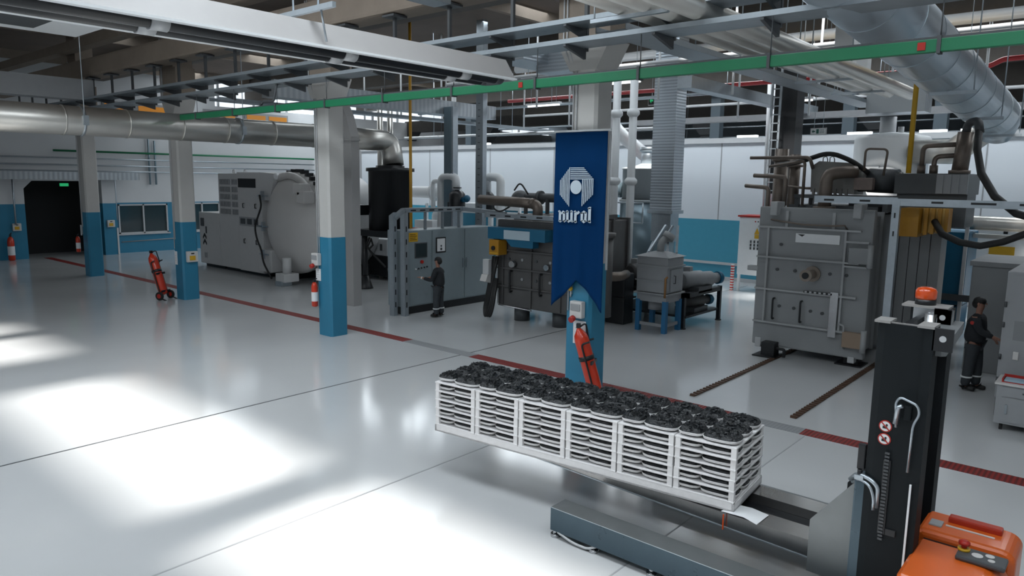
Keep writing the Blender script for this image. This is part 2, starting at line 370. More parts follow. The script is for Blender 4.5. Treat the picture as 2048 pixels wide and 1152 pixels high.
# green busbar
t=thing('busbar_trunking','long bright green busbar trunking hung across the hall','busbar',(-8,9.4,5.4))
m=MB(); m.box(-19.9,9.33,5.36,4,9.43,5.5,.008); m.build('housing',M_green,t)
m=MB(); m.box(-19.9,9.34,5.5,4,9.42,5.525); m.tube([(-15.9,9.38,5.54),(-15.8,9.38,5.62),(-15.35,9.38,5.6),(-15.3,9.45,6.0),(-15.35,10.4,6.1)],.03,8,bend=.05); m.build('cable_run',M_dgrey,t)
for x in [-19+1.9*k for k in range(12)]:
    m=MB(); m.box(x-.02,9.31,5.34,x+.02,9.45,5.53); m.cyl((x,9.38,5.53),(x,9.38,5.98),.008,n=6); m.build('hanger',M_dgrey,t)
for x in (-2.07,-7.9): m=MB(); m.box(x-.04,9.315,5.385,x+.04,9.33,5.47); tag(m.build('marker',M_redlit if 0 else M_red,t),'small red marker')
# radiant heater
t=thing('radiant_heater','long grey overhead tube heater crossing the top left of the view','heater',(-7.6,5,5.35))
x0,x1,zb=-8.2,-7.3,5.38; ya,yb=-1.5,8.5
m=MB(); m.prism([(x0,zb),(x0+.02,zb),(x0+.22,zb+.27),(x1-.22,zb+.27),(x1-.02,zb),(x1,zb),(x1-.2,zb+.3),(x0+.2,zb+.3)],'Y',ya,yb); 
m.build('reflector',mat('heater_grey',(.36,.35,.345),.45),t)
for a,b in ((x0-.03,x0+.06),(x1-.06,x1+.03),((x0+x1)/2-.07,(x0+x1)/2+.07)): m=MB(); m.box(a,ya,zb-.015,b,yb,zb+.01); m.build('edge_strip',M_pipe,t)
for xx in (x0+.3,x1-.3): m=MB(); m.cyl((xx,ya,zb+.03),(xx,yb-.15,zb+.03),.085,n=16); m.build('burner_tube',M_black,t)
for yy in (.8,3.3,5.6,7.6):
    for xx in (x0+.3,x1-.3): m=MB(); m.cyl((xx,yy,zb+.03),(xx,yy+.18,zb+.03),.1,n=16); m.build('clamp',M_lgrey,t)
m=MB(); m.tube([(x1-.3,yb-.15,zb+.03),(x1-.3,yb,zb+.03),(x0+.3,yb,zb+.03),(x0+.3,yb-.15,zb+.03)],.085,12,bend=.1); m.build('return_bend',M_dgrey,t)
for yy in (1.5,5.1):
    m=MB(); m.bar((x0-.05,yy,zb+.42),(x1+.25,yy,zb+.42),.05,.06)
    for xx in (x0+.35,x1-.05): m.cyl((xx,yy,zb+.42),(xx-.1,yy,ROOF),.012,n=6)
    m.tube([(x1,yy,zb+.4),(x1+.02,yy+.05,zb+.05)],.012,6); m.tube([(x0+.1,yy,zb+.4),(x0+.1,yy,zb+.2)],.012,6); m.build('hanger',M_galv,t)
# second heater fragment and grey cassette at far top left
m=MB(); m.box(-19,3.6,7.0,-16.2,6.6,7.35); m.m=1; m.box(-18.5,4.2,6.98,-17,5.6,7.0); m.m=0; o=m.build('air_unit',[M_pipe,M_dgrey]); tag(o,'white box air unit under the roof at the top left corner','air unit')
# girder along Y at the left, and roof purlins
m=MB(); m.box(-27.4,2,6.3,-26.7,9.7,6.95); tag(m.build('box_duct',M_mgrey),'long grey box duct high at left running to the brown beam','duct')
for i,y in enumerate((14.2,22.0,29.6,37.2)):
    m=MB(); m.box(XW,y-.25,8.0 if i else 8.3,6,y+.25,ROOF-.02); tag(m.build('roof_girder',M_dcon),['brown roof girder in the first bay beyond the column row','brown roof girder over the middle of the machines','brown roof girder just beyond the white partition','farthest brown roof girder deep in the hall'][i],'beam')
for i,x in enumerate([-38.05+7.65*k for k in range(6)]):
    m=MB(); m.box(x-.09,-7,ROOF-.38,x+.09,49,ROOF); tag(m.build('roof_joist',M_tan),'brown joist under the roof deck running away from the camera, %s from the left'%NTH[i],'joist','joists under the roof deck')
# ================================================================ GREY VACUUM FURNACE (right)
def T(name,m,mats,p,label=None): 
    o=m.build(name,mats,p)
    if label: o['label']=label
    return o
t=thing('vacuum_furnace','large box furnace with ribbed grey door, pumps and pipes on its roof','furnace',(-5.4,18,0))
YF=16.35
m=MB(); m.box(-6.5,YF+.2,.32,-4.3,20.9,3.25,.03)
for y in (17.2,18.2,19.2,20.2,20.8): m.box(-6.56,y,.3,-4.24,y+.08,3.32)
T('body',m,M_door,t)
d=MB(); d.box(-6.64,YF,.2,-4.2,YF+.2,3.38,.04)
D=T('door',d,M_door,t)
def dsub(name,m,mats,label=None):
    o=m.build(name,mats,D)
    if label: o['label']=label
    return o
for z in (2.93,2.25,1.52,.76): m=MB(); m.box(-6.62,YF-.09,z-.02,-4.42,YF,z+.02); dsub('rib',m,M_doorl)
for x in (-6.38,-4.72): m=MB(); m.box(x-.02,YF-.08,.76,x+.02,YF,2.93); dsub('rib',m,M_doorl)
for x in (-6.02,-5.02): m=MB(); m.box(x,YF-.06,2.93,x+.06,YF,3.3); dsub('rib',m,M_doorl)
m=MB(); m.box(-5.78,YF-.03,2.62,-4.85,YF-.002,2.82); m.m=1; m.prism([(-5.74,2.80),(-5.58,2.80),(-5.64,2.75)],'Y',YF-.034,YF-.03); dsub('name_plate',m,[M_paper,M_black],'blank white name plate on the furnace door')
m=MB(); m.cyl((-5.36,YF,1.95),(-5.36,YF-.42,1.95),.1,n=20); m.cyl((-5.36,YF,1.95),(-5.36,YF-.06,1.95),.17,n=20); m.cyl((-5.36,YF-.42,1.95),(-5.36,YF-.47,1.95),.13,n=20); dsub('sight_port',m,mat('port_tan',(.30,.25,.21),.4,metal=.3))
m=MB(); m.cyl((-5.36,YF-.47,1.95),(-5.36,YF-.5,1.95),.07,n=16); dsub('port_glass',m,M_black)
for x in (-6.17,-5.55):
    m=MB(); m.tube([(x,YF,1.32),(x,YF-.1,1.32),(x,YF-.1,.75+.1),(x,YF,.75+.1)],.022,8,bend=.05); dsub('handle',m,M_black)
m=MB(); m.box(-4.95+.02,YF-.1,.62,-4.82+.05,YF-.085,1.6); dsub('flat_bar',m,M_steel,'bright flat bar on the furnace door')
m=MB(); m.box(-5.5,YF-.1,1.53,-4.9,YF-.02,1.57); m.m=1
for k in range(6): m.box(-5.48+k*.1,YF-.102,1.535,-5.43+k*.1,YF-.1,1.572)
dsub('slotted_strip',m,[M_black,M_lgrey])
m=MB(); m.tube([(-6.35,YF-.05,3.1),(-6.1,YF-.1,3.07),(-5.6,YF-.12,3.02),(-5.0,YF-.12,3.02),(-4.75,YF-.1,3.04),(-4.72,YF,2.95)],.02,8); dsub('copper_pipe',m,M_rust)
bo=MB()
for (x,z) in ((-6.1,2.55),(-4.62,2.5),(-6.15,1.98),(-5.75,1.98),(-5.0,1.98),(-4.66,1.98),(-6.05,1.15),(-5.72,1.14),(-5.35,1.12),(-5.1,1.1)):
    bb=MB(); bb.cyl((x,YF+.0,z),(x,YF-.03,z),.035,n=10); dsub('bolt',bb,M_dgrey)
for z,nm in ((2.42,M_door),(.62,mat('hinge_tan',(.30,.22,.16),.5))):
    m=MB(); m.box(-4.62,YF-.14,z-.17,-4.2,YF-.02,z+.17,.015); dsub('hinge',m,nm)
    m=MB(); m.cyl((-4.2,YF-.1,z-.24),(-4.2,YF-.1,z+.24),.06,n=14); dsub('hinge_pin',m,M_doorl)
for z in (2.68,2.16,): m=MB(); m.box(-4.72,YF-.09,z,-4.25,YF-.01,z+.04); dsub('hinge_lug',m,M_doorl)
m=MB(); m.tube([(-4.72,YF,.95),(-4.72,YF-.12,.95),(-4.6,YF-.12,.9),(-4.6,YF-.12,.45),(-4.6,YF,.4)],.02,8,bend=.04); dsub('grab_bar',m,M_doorl)
for x in (-6.3,-4.55):
    m=MB(); m.box(x-.03,YF-.2,3.2,x+.13,YF+.25,3.5,.02); T('lifting_lug',m,M_doorl,t)
for (x,y) in ((-6.15,16.2),(-4.5,16.7),(-6.15,20.3),(-4.5,20.3)):
    m=MB(); m.box(x-.3,y-.25,0,x+.25,y+.3,.03); m.box(x-.16,y-.1,.03,x+.14,y+.2,.32); T('foot',m,M_black,t)
m=MB(); m.tube([(-5.95,16.1,.22),(-5.78,16.1,.22),(-5.78,16.1,.04)],.035,8,bend=.04); T('foot_pipe',m,M_black,t)
for (x,z) in ((-6.5,.12),(-4.45,.0)):
    m=MB(); m.box(x-.06,YF-.02,z+.02 if z else .1,x+.08,YF+.18,z+.24,.02); T('lock_block',m,M_lgrey,t)
m=MB(); m.box(-6.86,YF+.0,1.9,-6.6,YF+.14,2.02,.02); T('side_latch',m,M_doorl,t)
# blower on top
m=MB(); m.box(-6.2,17.2,3.58,-4.15,18.4,3.66); m.box(-6.2,17.25,3.3,-6.1,17.35,3.6); m.box(-4.3,17.25,3.3,-4.2,17.35,3.6); m.box(-6.2,18.2,3.3,-6.1,18.3,3.6); m.box(-4.3,18.2,3.3,-4.2,18.3,3.6); m.box(-5.1,17.6,3.3,-4.3,18.3,3.58); T('pump_frame',m,M_dgrey,t)
b=MB(); b.prism([(-5.9,3.72),(-4.95,3.68),(-4.9,4.25),(-5.1,4.38),(-5.75,4.42),(-5.92,4.3)],'Y',17.4,18.1); b.cyl((-4.95,17.75,4.0),(-4.75,17.75,4.0),.26,n=20)
for k in range(7): b.box(-5.85+k*.12,17.35,3.66,-5.8+k*.12,17.42,3.8)
B=T('blower',b,mat('pump_grey',(.26,.25,.235),.5,noise=.2),t)
m=MB(); m.cyl((-4.75,17.75,4.0),(-4.15,17.75,3.98),.27,n=20); m.cyl((-4.15,17.75,3.98),(-4.08,17.75,3.98),.2,n=20); m.build('motor',M_dgrey,B)
m=MB(); m.box(-4.95,17.3,3.78,-4.55,17.5,4.05,.03); m.build('terminal_box',mat('pump_rusty',(.22,.17,.15),.55,noise=.3),B)
for x in (-5.65,-5.5): m=MB(); m.tube([(x-.05,17.5,4.4),(x-.05,17.5,4.5),(x+.02,17.5,4.53),(x+.05,17.5,4.46),(x+.05,17.5,4.4)],.012,6); m.build('lifting_eye',M_dgrey,B)
m=MB(); m.tube([(-5.42,16.95,3.36),(-5.42,16.95,4.12),(-5.1,17.15,4.18),(-4.95,17.35,4.18)],.14,18,bend=.22); m.lathe([(.24,0),(.24,.05)],(-5.42,16.95,3.36),n=24); T('suction_elbow',m,M_rust,t,'thick brown steel elbow on the furnace roof')
for pts,r in (([(-4.75,17.3,4.2),(-4.75,17.3,4.68),(-4.3,17.3,4.66),(-4.35,17.3,4.1)],.025),([(-6.9,17.4,4.3),(-6.0,17.2,4.42),(-6.0,17.2,3.4)],.035),([(-7.3,17.2,4.5),(-5.9,17.2,4.5),(-5.85,17.3,4.25)],.04),([(-6.3,16.9,3.4),(-6.3,16.9,4.05),(-7.1,17,4.08)],.05),([(-6.65,16.8,3.3),(-6.65,16.8,3.8),(-7.25,16.9,3.84)],.05),([(-6.6,17.6,3.85),(-6.0,17.4,3.8),(-5.85,17.5,3.8)],.03)):
    m=MB(); m.tube(pts,r,10,bend=.1); T('water_pipe',m,M_rust,t)
for (x,y,r,z0,z1) in ((-7.0,18.4,.17,2.2,4.75),(-6.55,18.1,.13,3.2,4.6)):
    m=MB(); m.cyl((x,y,z0),(x,y,z1),r,n=16); m.cyl((x,y,z1-.3),(x,y,z1-.24),r+.06,n=16); T('manifold',m,M_rust,t)
m=MB(); m.tube([(-6.9,17.9,4.35),(-6.2,17.4,4.4),(-5.5,17.3,4.62),(-5.0,17.4,4.4),(-4.7,17.5,4.15)],.055,10,bend=.25); T('black_hose',m,M_rubber,t)
m=MB(); m.box(-6.35,17.3,3.3,-4.4,19.5,3.42); T('roof_plate',m,M_dgrey,t)
# strut framing in front / over the furnace
t=thing('cable_support','galvanised slotted strut frame running beside and above the grey furnace','frame',(-4,15.9,0))
m=MB(); m.box(-3.78,15.85,0,-3.64,15.98,3.62); m.m=1
for k in range(2): m.box(-3.73,15.845,2.9+k*.36,-3.70,15.85,3.0+k*.36)
T('upright',m,[M_galv,M_black],t)
m=MB(); m.box(-5.3,15.9,3.52,-3.7,15.98,3.66); m.box(-3.7,15.86,3.5,-1.2,15.94,3.64); m.m=1
for x in (-5.0,-4.3,-3.0,-2.35,-2.15,-1.6): m.box(x-.1,15.855 if x>-3.7 else 15.895,3.56,x+.1,15.86 if x>-3.7 else 15.9,3.6)
T('rail',m,[M_galv,M_black],t)
m=MB(); m.box(-2.0,15.86,0,-1.88,15.98,3.5); 
# panel cabinet beside furnace: upright slatted plates + ochre box
t=thing('transformer_cabinet','tall dark slatted panel cabinet standing between furnace and strut frame','cabinet',(-3.5,17.6,0))
m=MB()
for k in range(5): m.box(-4.12+k*.2,17.3,.1,-3.93+k*.2,17.9,3.1,.006)
T('slatted_panel',m,mat('panel_grey',(.20,.205,.21),.4,metal=.2),t)
m=MB(); m.box(-4.1,17.2,3.72,-2.75,18.6,4.15,.02); T('top_box',m,[M_dgrey],t,'blue-grey box above the ochre cover')
m=MB(); m.box(-3.3,17.15,3.74,-2.74,17.2,4.13); 
for k in range(4): m.box(-3.2+k*.14,17.12,3.74,-3.17+k*.14,17.16,4.13)
T('vent_face',m,M_mgrey,t)
m=MB(); m.box(-4.05,17.3,3.05,-2.75,18.3,3.74); T('neck',m,M_dgrey,t)
t=thing('busbar_cover','ochre yellow finned cover beside the top of the grey furnace','cover',(-3.5,16.6,2.8))
m=MB(); m.box(-3.72,16.3,2.88,-3.38,16.95,3.45,.01); T('cover_box',m,M_ybox,t)
for k in range(4):
    m=MB(); m.box(-3.33+k*.115,16.5+k*.02,2.92+k*.02,-3.26+k*.115,16.95,3.45,.01); T('fin',m,M_ybox,t)
    m=MB(); m.box(-3.375+k*.115,16.6,2.94+k*.02,-3.335+k*.115,16.95,3.45); tag(m.build('fin_edge',M_yfin,t),'pale ochre fin')
t=thing('cooling_manifold','brown upright manifold with two bent pipes on the slatted cabinet','pipe',(-2.9,17.5,4.1))
m=MB(); m.cyl((-2.95,17.4,4.15),(-2.9,17.4,4.98),.15,n=18); m.cyl((-2.95,17.4,4.15),(-2.95,17.4,4.22),.2,n=18); T('header',m,M_rust,t)
for (x,z) in ((-3.65,4.72),(-3.42,4.5)): m=MB(); m.tube([(x,17.4,4.15),(x,17.4,z),(-3.0,17.4,z+.02)],.05,10,bend=.12); m.cyl((x,17.4,4.15),(x,17.4,4.32),.08,n=12); T('branch_pipe',m,M_rust,t)
m=MB(); m.tube([(-2.9,17.4,4.95),(-2.88,17.35,5.15),(-2.68,17.2,5.2),(-2.62,17.1,4.95)],.08,12,bend=.12); T('elbow',m,M_dgrey,t)
m=MB(); m.tube([(-2.63,17.1,4.98),(-2.6,16.9,4.6),(-2.45,16.6,4.15),(-2.15,16.3,3.72),(-1.75,16,3.42),(-1.3,15.9,3.3)],.07,12); tag(m.build('rubber_hose',M_rubber),'upper fat black hose curving down from the brown manifold to the right','hose')
m=MB(); m.tube([(-3.15,16.55,3.2),(-2.95,16.3,2.97),(-2.6,16.1,2.84),(-2.25,16,2.8),(-1.9,15.95,2.9),(-1.55,15.9,3.08),(-1.1,15.9,3.3)],.065,12); tag(m.build('rubber_hose',M_rubber),'lower fat black hose sagging from the ochre cover to the right','hose')
# ================================================================ DARK FURNACE (left of banner)
t=thing('vacuum_furnace','dark brown-grey box furnace partly hidden behind the blue banner','furnace',(-11.8,17,0)); F2=t
Y2=15.1
m=MB(); m.box(-13.5,Y2+.2,.45,-11.3,18.4,2.8,.03); m.box(-13.3,Y2+.4,2.8,-11.5,18,2.95)
for y in (16.3,17.4,18.2): m.box(-13.56,y,.4,-11.24,y+.09,2.86)
T('body',m,M_dfurn,t)
d=MB(); d.box(-13.55,Y2,.42,-11.1,Y2+.2,2.82,.04)
for z in (1.98,1.48,.98): d.box(-13.5,Y2-.06,z-.02,-11.05,Y2,z+.02)
for x in (-13.3,-12.3,-11.3): d.box(x-.02,Y2-.05,.46,x+.02,Y2,2.1)
D=T('door',d,M_dfurn,t)
for x in (-13.0,-11.95): m=MB(); m.tube([(x,Y2,1.42),(x,Y2-.1,1.42),(x,Y2-.1,.85),(x,Y2,.85)],.03,8,bend=.04); dsub('handle',m,M_black)
for k in range(5):
    for z in (1.75,1.22): m=MB(); m.cyl((-13.1+k*.48,Y2,z),(-13.1+k*.48,Y2-.03,z),.04,n=10); dsub('bolt',m,M_mgrey if k%2 else M_dgrey)
m=MB(); m.cyl((-12.9,Y2-.02,1.62),(-12.9,Y2-.16,1.62),.09,n=14); m.cyl((-11.75,Y2,1.62),(-11.75,Y2-.1,1.62),.08,n=14); dsub('sight_port',m,M_steel)
m=MB(); m.tube([(-13.7,Y2-.05,.95),(-13.4,Y2-.12,.92),(-13.4,Y2-.12,.45),(-12.2,Y2-.12,.42)],.02,8,bend=.06); dsub('water_pipe',m,M_steel)
for (x,y) in ((-12.95,15.5),(-11.6,15.5),(-12.9,18),(-11.6,18)): m=MB(); m.cyl((x,y,0),(x,y,.45),.22,n=18); T('foot',m,M_dgrey,t)
m=MB(); m.box(-13.6,14.75,2.3,-11.6,15.2,2.62,.01); m.prism([(-12.95,2.3),(-12.0,2.3),(-12.0,2.12),(-12.75,2.12)],'Y',14.76,15.0); T('cover_panel',m,M_bluem,t,'blue projecting cover on the dark furnace')
m=MB(); m.box(-13.0,14.735,2.32,-12.1,14.748,2.56); T('label_plate',m,mat('pale_blue_plate',(.42,.52,.58),.5),t,'blank pale plate on the blue cover')
t2=thing('junction_box','ochre junction box under the blue cover of the dark furnace','box',(-13.3,14.85,1.8))
m=MB(); m.box(-13.5,14.7,1.86,-13.15,15.05,2.28,.015); T('housing',m,M_ybox,t2); m=MB(); m.cyl((-13.33,14.7,2.05),(-13.33,14.66,2.05),.06,n=14); T('knob',m,M_black,t2); m=MB(); m.box(-13.47,14.695,1.9,-13.18,14.7,1.93); T('label_strip',m,M_yel,t2)
for k in range(3): m=MB(); m.tube([(-13.5+k*.07,14.9,1.8),(-13.6+k*.05,14.85,1.1),(-13.75+k*.05,14.8,.3),(-13.62+k*.08,14.7,.08),(-13.5+k*.06,14.75,.4),(-13.45+k*.04,14.9,1.2)],.045,8,bend=.25); tag(m.build('cable_loop',M_rubber),['outer','middle','inner'][k]+' hanging black cable loop at the left foot of the dark furnace','cable','hanging cable loops')
t2=thing('pendant_box','small pale control box hanging left of the dark furnace door','box',(-13.6,14.75,1.1))
m=MB(); m.box(-13.72,14.68,1.3,-13.5,14.82,1.72,.02); T('housing',m,M_lgrey,t2); m=MB(); m.prism([(14.6,1.12),(14.8,1.06),(14.82,1.3),(14.68,1.3)],'X',-13.75,-13.52); T('flap',m,M_tankw,t2)
# pipes on top of the dark furnace
m=MB(); m.tube([(-14.6,15.5,3.32),(-13.0,15.5,3.28),(-12.55,15.5,3.26)],.14,16); m.tube([(-12.7,15.5,3.28),(-12.45,15.5,3.2),(-12.45,15.5,2.8)],.14,16,bend=.1); m.lathe([(.2,0),(.2,.04)],(-12.45,15.5,2.82),n=20); T('suction_pipe',m,M_rust,t,'thick brown pipe on top of the dark furnace')
m=MB(); m.cyl((-14.2,16.6,3.4),(-11.5,16.6,3.4),.13,n=16); m.cyl((-13.3,16.6,3.4),(-13.2,16.6,3.4),.2,n=16); m.sphere((-14.0,16.6,3.35),.28,.28,.25); T('valve_body',m,M_dgrey,t)
m=MB(); m.box(-11.9,16.2,3.2,-11.2,17.0,3.75,.05); T('motor',m,M_mgrey,t)
for x in (-13.7,-13.35,-12.9,-12.6): m=MB(); m.box(x,16.4,2.9,x+.07,16.5,3.35); T('post',m,M_dgrey,t)
for pts in ([(-14.3,16,3.4),(-14.5,15.9,3.1),(-14.1,15.8,2.95),(-13.5,15.9,3.3)],[(-13.9,16.2,3.6),(-13.6,16.1,3.85),(-13.3,16.1,3.5)],[(-12.2,16,3.5),(-11.9,15.9,3.75),(-11.75,16,3.4),(-12,15.9,3.1)]):
    m=MB(); m.tube(pts,.025,8,bend=.25); T('hose',m,M_rubber,t)
m=MB(); m.box(-13.9,14.95,2.86,-11.0,15.03,2.98); m.m=1
for k in range(5): m.box(-13.7+k*.55,14.945,2.9,-13.5+k*.55,14.95,2.94)
T('strut_rail',m,[M_galv,M_black],t)
# blue-dark hoses right of the banner
m=MB(); m.cyl((-10.2,15.3,.5),(-10.2,15.3,2.6),.28,n=20); m.cyl((-10.2,15.3,2.5),(-10.2,15.3,2.62),.34,n=20); T('side_vessel',m,M_dfurn,t)
m=MB(); m.tube([(-11.0,15.3,1.5),(-10.2,15.3,1.5),(-10.0,15.9,1.48),(-10.15,16.4,1.48)],.12,14,bend=.2); T('cross_pipe',m,M_rust,t)
for (x,y,z) in ((-10.75,15.5,1.85),(-10.45,15.7,1.8),(-10.6,15.6,2.05)): m=MB(); m.cyl((x,y,z-.25),(x,y,z),.07,n=12); m.cyl((x-.12,y,z),(x+.12,y,z),.05,n=10); T('valve',m,M_black,t)
# ================================================================ CONTROL CABINET + arched frame
t=thing('control_cabinet','long grey-blue control cabinet with screen, the operator standing at it','cabinet',(-16.1,15.5,0))
m=MB(); m.box(-16.5,13.62,.22,-15.8,17.4,2.42,.015); T('housing',m,M_cab,t)
m=MB(); m.box(-16.46,13.66,0,-15.84,17.36,.22); T('plinth',m,M_black,t)
for (y0,y1) in ((13.75,14.68),(14.72,16.05),(16.09,17.36)): m=MB(); m.box(-15.8,y0,.26,-15.78,y1,2.38); T('door',m,M_cab,t)
for y in (15.98,16.14): m=MB(); m.box(-15.78,y,1.2,-15.74,y+.04,1.5,.01); T('handle',m,M_galv,t)
m=MB(); m.box(-15.785,14.02,1.62,-15.76,14.5,2.06,.008); m.m=1; m.box(-15.762,14.05,1.65,-15.757,14.47,2.03); T('screen',m,[M_dgrey,M_glass],t)
m=MB(); m.box(-15.78,14.85,1.72,-15.76,15.25,2.18,.01); m.m=1; m.box(-15.762,14.89,1.76,-15.756,15.21,2.14); m.m=2; m.cyl((-15.757,15.05,1.92),(-15.75,15.05,1.92),.03,n=10); m.cyl((-15.757,15.05,1.83),(-15.75,15.05,1.83),.04,n=10); T('chart_holder',m,[M_black,M_paper,M_dgrey],t)
m=MB(); m.box(-15.785,13.8,2.1,-15.772,14.14,2.36,.006); m.m=1
for k in range(4): m.box(-15.772,13.84,2.15+k*.05,-15.768,14.1-.05*(k%2),2.165+k*.05)
T('warning_sign',m,[M_yel,M_black],t,'yellow notice with lines of print')
m=MB(); m.cyl((-15.78,14.28,1.5),(-15.73,14.28,1.5),.05,n=14); T('stop_button',m,M_red,t)
for k in range(5): m=MB(); m.cyl((-15.78,14.05+k*.11,1.3+.01*k),(-15.75,14.05+k*.11,1.3+.01*k),.022,n=10); T('switch',m,M_paper if k==0 else M_black,t)
m=MB(); m.cyl((-15.95,13.75,2.42),(-15.95,13.75,2.52),.02,n=8); m.m=1; m.cyl((-15.95,13.75,2.52),(-15.95,13.75,2.62),.05,n=14); m.m=2; m.cyl((-15.95,13.75,2.62),(-15.95,13.75,2.68),.05,n=14); m.m=3; m.cyl((-15.95,13.75,2.68),(-15.95,13.75,2.78),.05,n=14); T('signal_lamp',m,[M_black,M_black,M_paper,M_redlit],t)
m=MB(); m.cyl((-15.9,13.72,.9),(-15.9,13.72,2.3),.02,n=8); T('corner_tube',m,M_galv,t)
t=thing('strut_arch','grey double post frame with slanted corner standing at the left end of the control cabinet','frame',(-16.2,13.45,0))
for i,(y,xx) in enumerate(((13.40,-15.90),(13.58,-15.63))):
    m=MB(); m.box(xx-.18,y-.07,0,xx,y+.07,2.75); m.prism([(xx-.18,2.75),(xx,2.75),(xx+.0,2.85),(xx-.0,2.95),(xx-.18,2.85)],'Y',y-.07,y+.07)
    m.m=1
    for k in range(7): m.box(xx,y-.02,.25+k*.36,xx+.004,y+.02,.4+k*.36)
    T('upright',m,[M_tray,M_black],t)
m=MB(); m.bar((-15.94,13.4,2.78),(-15.94,13.75,3.0),.16,.12); m.box(-16.02,13.75,2.93,-15.86,16.1,3.06); m.bar((-15.94,16.1,3.0),(-14.3,16.3,2.9),.1,.12,); m.m=1
for k in range(6): m.box(-15.86,13.95+k*.36,2.97,-15.855,14.15+k*.36,3.01)
T('top_rail',m,[M_tray,M_black],t)
for y in (14.6,15.3,16.0): m=MB(); m.box(-16.0,y-.03,2.42,-15.93,y+.03,2.94); T('post',m,M_tray,t)
# ================================================================ HOPPER BOX ON BLUE LEGS + PUMP BENCH
t=thing('filter_box','grey sheet metal box standing on four blue legs','filter',(-9.6,16.9,0))
x0,x1,y0,y1=-9.95,-9.05,16.6,17.45
m=MB(); m.box(x0,y0,1.05,x1,y1,1.98,.02); m.box(x0-.04,y0-.04,1.72,x1+.04,y1+.04,1.76); m.box(x0-.03,y0-.03,1.34,x1+.03,y0,1.37); m.box(x0-.05,y0-.05,1.0,x1+.05,y1+.05,1.04); m.add([(x0-.05,y0-.05,1.98),(x1+.05,y0-.05,1.98),(x1+.05,y1+.05,1.98),(x0-.05,y1+.05,1.98),(-9.65,16.9,2.1),(-9.35,16.9,2.1),(-9.35,17.15,2.1),(-9.65,17.15,2.1)],[(0,1,5,4),(1,2,6,5),(2,3,7,6),(3,0,4,7),(4,5,6,7)])
m.box(x0+.02,y0+.02,.8,x1-.02,y1-.02,1.0); T('housing',m,M_mgrey,t)
m=MB(); m.box(x1,y0+.15,1.08,x1+.03,y1-.1,1.66,.01); T('side_door',m,M_mgrey,t)
m=MB(); m.tube([(x1+.03,y0+.3,1.3),(x1+.08,y0+.3,1.3),(x1+.08,y0+.3,1.5),(x1+.03,y0+.3,1.5)],.012,6); T('handle',m,M_black,t)
m=MB(); m.tube([(x1-.02,y0-.05,.95),(x1-.02,y0-.05,1.45),(x1+.03,y0-.03,1.5)],.03,8); T('brass_fitting',m,mat('brass',(.35,.18,.07),.4,metal=.5),t)
for (x,y) in ((x0+.06,y0+.06),(x1-.06,y0+.06),(x1-.06,y1-.06),(x0+.06,y1-.06)): m=MB(); m.box(x-.06,y-.06,0,x+.06,y+.06,.84); T('leg',m,M_blueleg,t)
m=MB(); 
m.box(x0+.1,y0+.03,.16,x1-.1,y0+.09,.24); m.box(x1-.09,y0+.1,.16,x1-.03,y1-.1,.24); m.cyl((-9.6,17,.8),(-9.6,17,.55),.18,n=16); T('stretcher',m,M_mgrey,t)
m=MB(); m.tube([(-9.5,17.0,2.08),(-9.5,17.0,2.3),(-9.4,17.2,2.5)],.1,14,bend=.1); m.cyl((-9.41,17.16,2.42),(-9.37,17.24,2.54),.16,n=16); T('inlet_pipe',m,M_door,t)
for (a,b) in (((-9.75,17.3,2.05),(-9.5,17.6,2.75)),((-9.9,17.1,2.05),(-9.7,17.6,2.75)),((-9.2,17.3,2.05),(-9.35,17.6,2.75))): m=MB(); m.bar(a,b,.07,.05); T('brace',m,M_galv,t)
t=thing('pump_bench','black steel bench carrying vacuum pumps behind the blue-legged box','bench',(-9.8,18.4,0))
for (x,y) in ((-11.5,17.9),(-9.05,17.55),(-8.95,19.5),(-11.3,19.5)): m=MB(); m.box(x-.05,y-.05,0,x+.05,y+.05,1.0); m.cyl((x,y,0),(x,y,.03),.09,n=12); T('leg',m,M_black,t)
m=MB(); m.box(-11.55,17.5,.86,-8.9,17.6,.98); m.box(-9.1,17.5,.86,-8.9,19.55,.98); m.box(-11.5,17.55,.93,-9,19.5,.96); m.box(-11.5,17.55,.3,-8.95,19.5,.36); T('shelf',m,M_black,t)
for (x,y,z,r,L,mm,lb) in ((-9.35,18.2,1.25,.24,1.3,M_mgrey,'grey'),(-10.9,18.0,1.3,.3,1.2,M_dfurn,'dark'),(-9.5,18.3,.62,.2,1.1,M_dfurn,'low')):
    p=thing('vacuum_pump',{'grey':'grey cylindrical vacuum pump on the bench top, right of the box on blue legs','dark':'dark vacuum pump on the bench top, left behind the box on blue legs','low':'vacuum pump lying on the lower shelf of the black bench'}[lb],'pump',(x,y,z-r-.1))
    m=MB(); m.lathe([(r*.7,0),(r,.06),(r,.5*L),(r*.85,.52*L),(r*.85,.8*L),(r*.6,.86*L),(r*.6,L)],(x,y-.2,z),axis=(.35,1,0),n=20); T('casing',m,mm,p)
    m=MB(); m.lathe([(r*.75,0),(r*.7,.12),(r*.4,.2)],(x+.35*L*.94,y-.2+L*.94,z),axis=(.35,1,0),n=20); T('motor_cap',m,M_bluem,p)
    m=MB(); m.box(x-.15,y-.1,z-r-.09,x+.45,y+.7,z-r*.7); T('mount',m,M_dgrey,p)
    m=MB(); m.box(x-.1,y,z+r*.8,x+.1,y+.2,z+r+.12,.02); T('port',m,M_mgrey,p)
m=MB(); m.box(-11.1,16.9,0,-10.5,17.4,1.4,.03); m.box(-11.15,16.85,.7,-10.45,17.45,.75); tag(m.build('pump_skid',M_black),'black pump housing under the pipes left of the blue legs','pump')
for i,(z,y) in enumerate(((.22,18.2),(.38,18.6))): m=MB(); m.cyl((-15,y+2,z),(-11.4,y,z),.12,n=14); tag(m.build('floor_pipe',M_pipe),['lower','upper'][i]+' pale pipe along the floor left of the black bench','pipe')
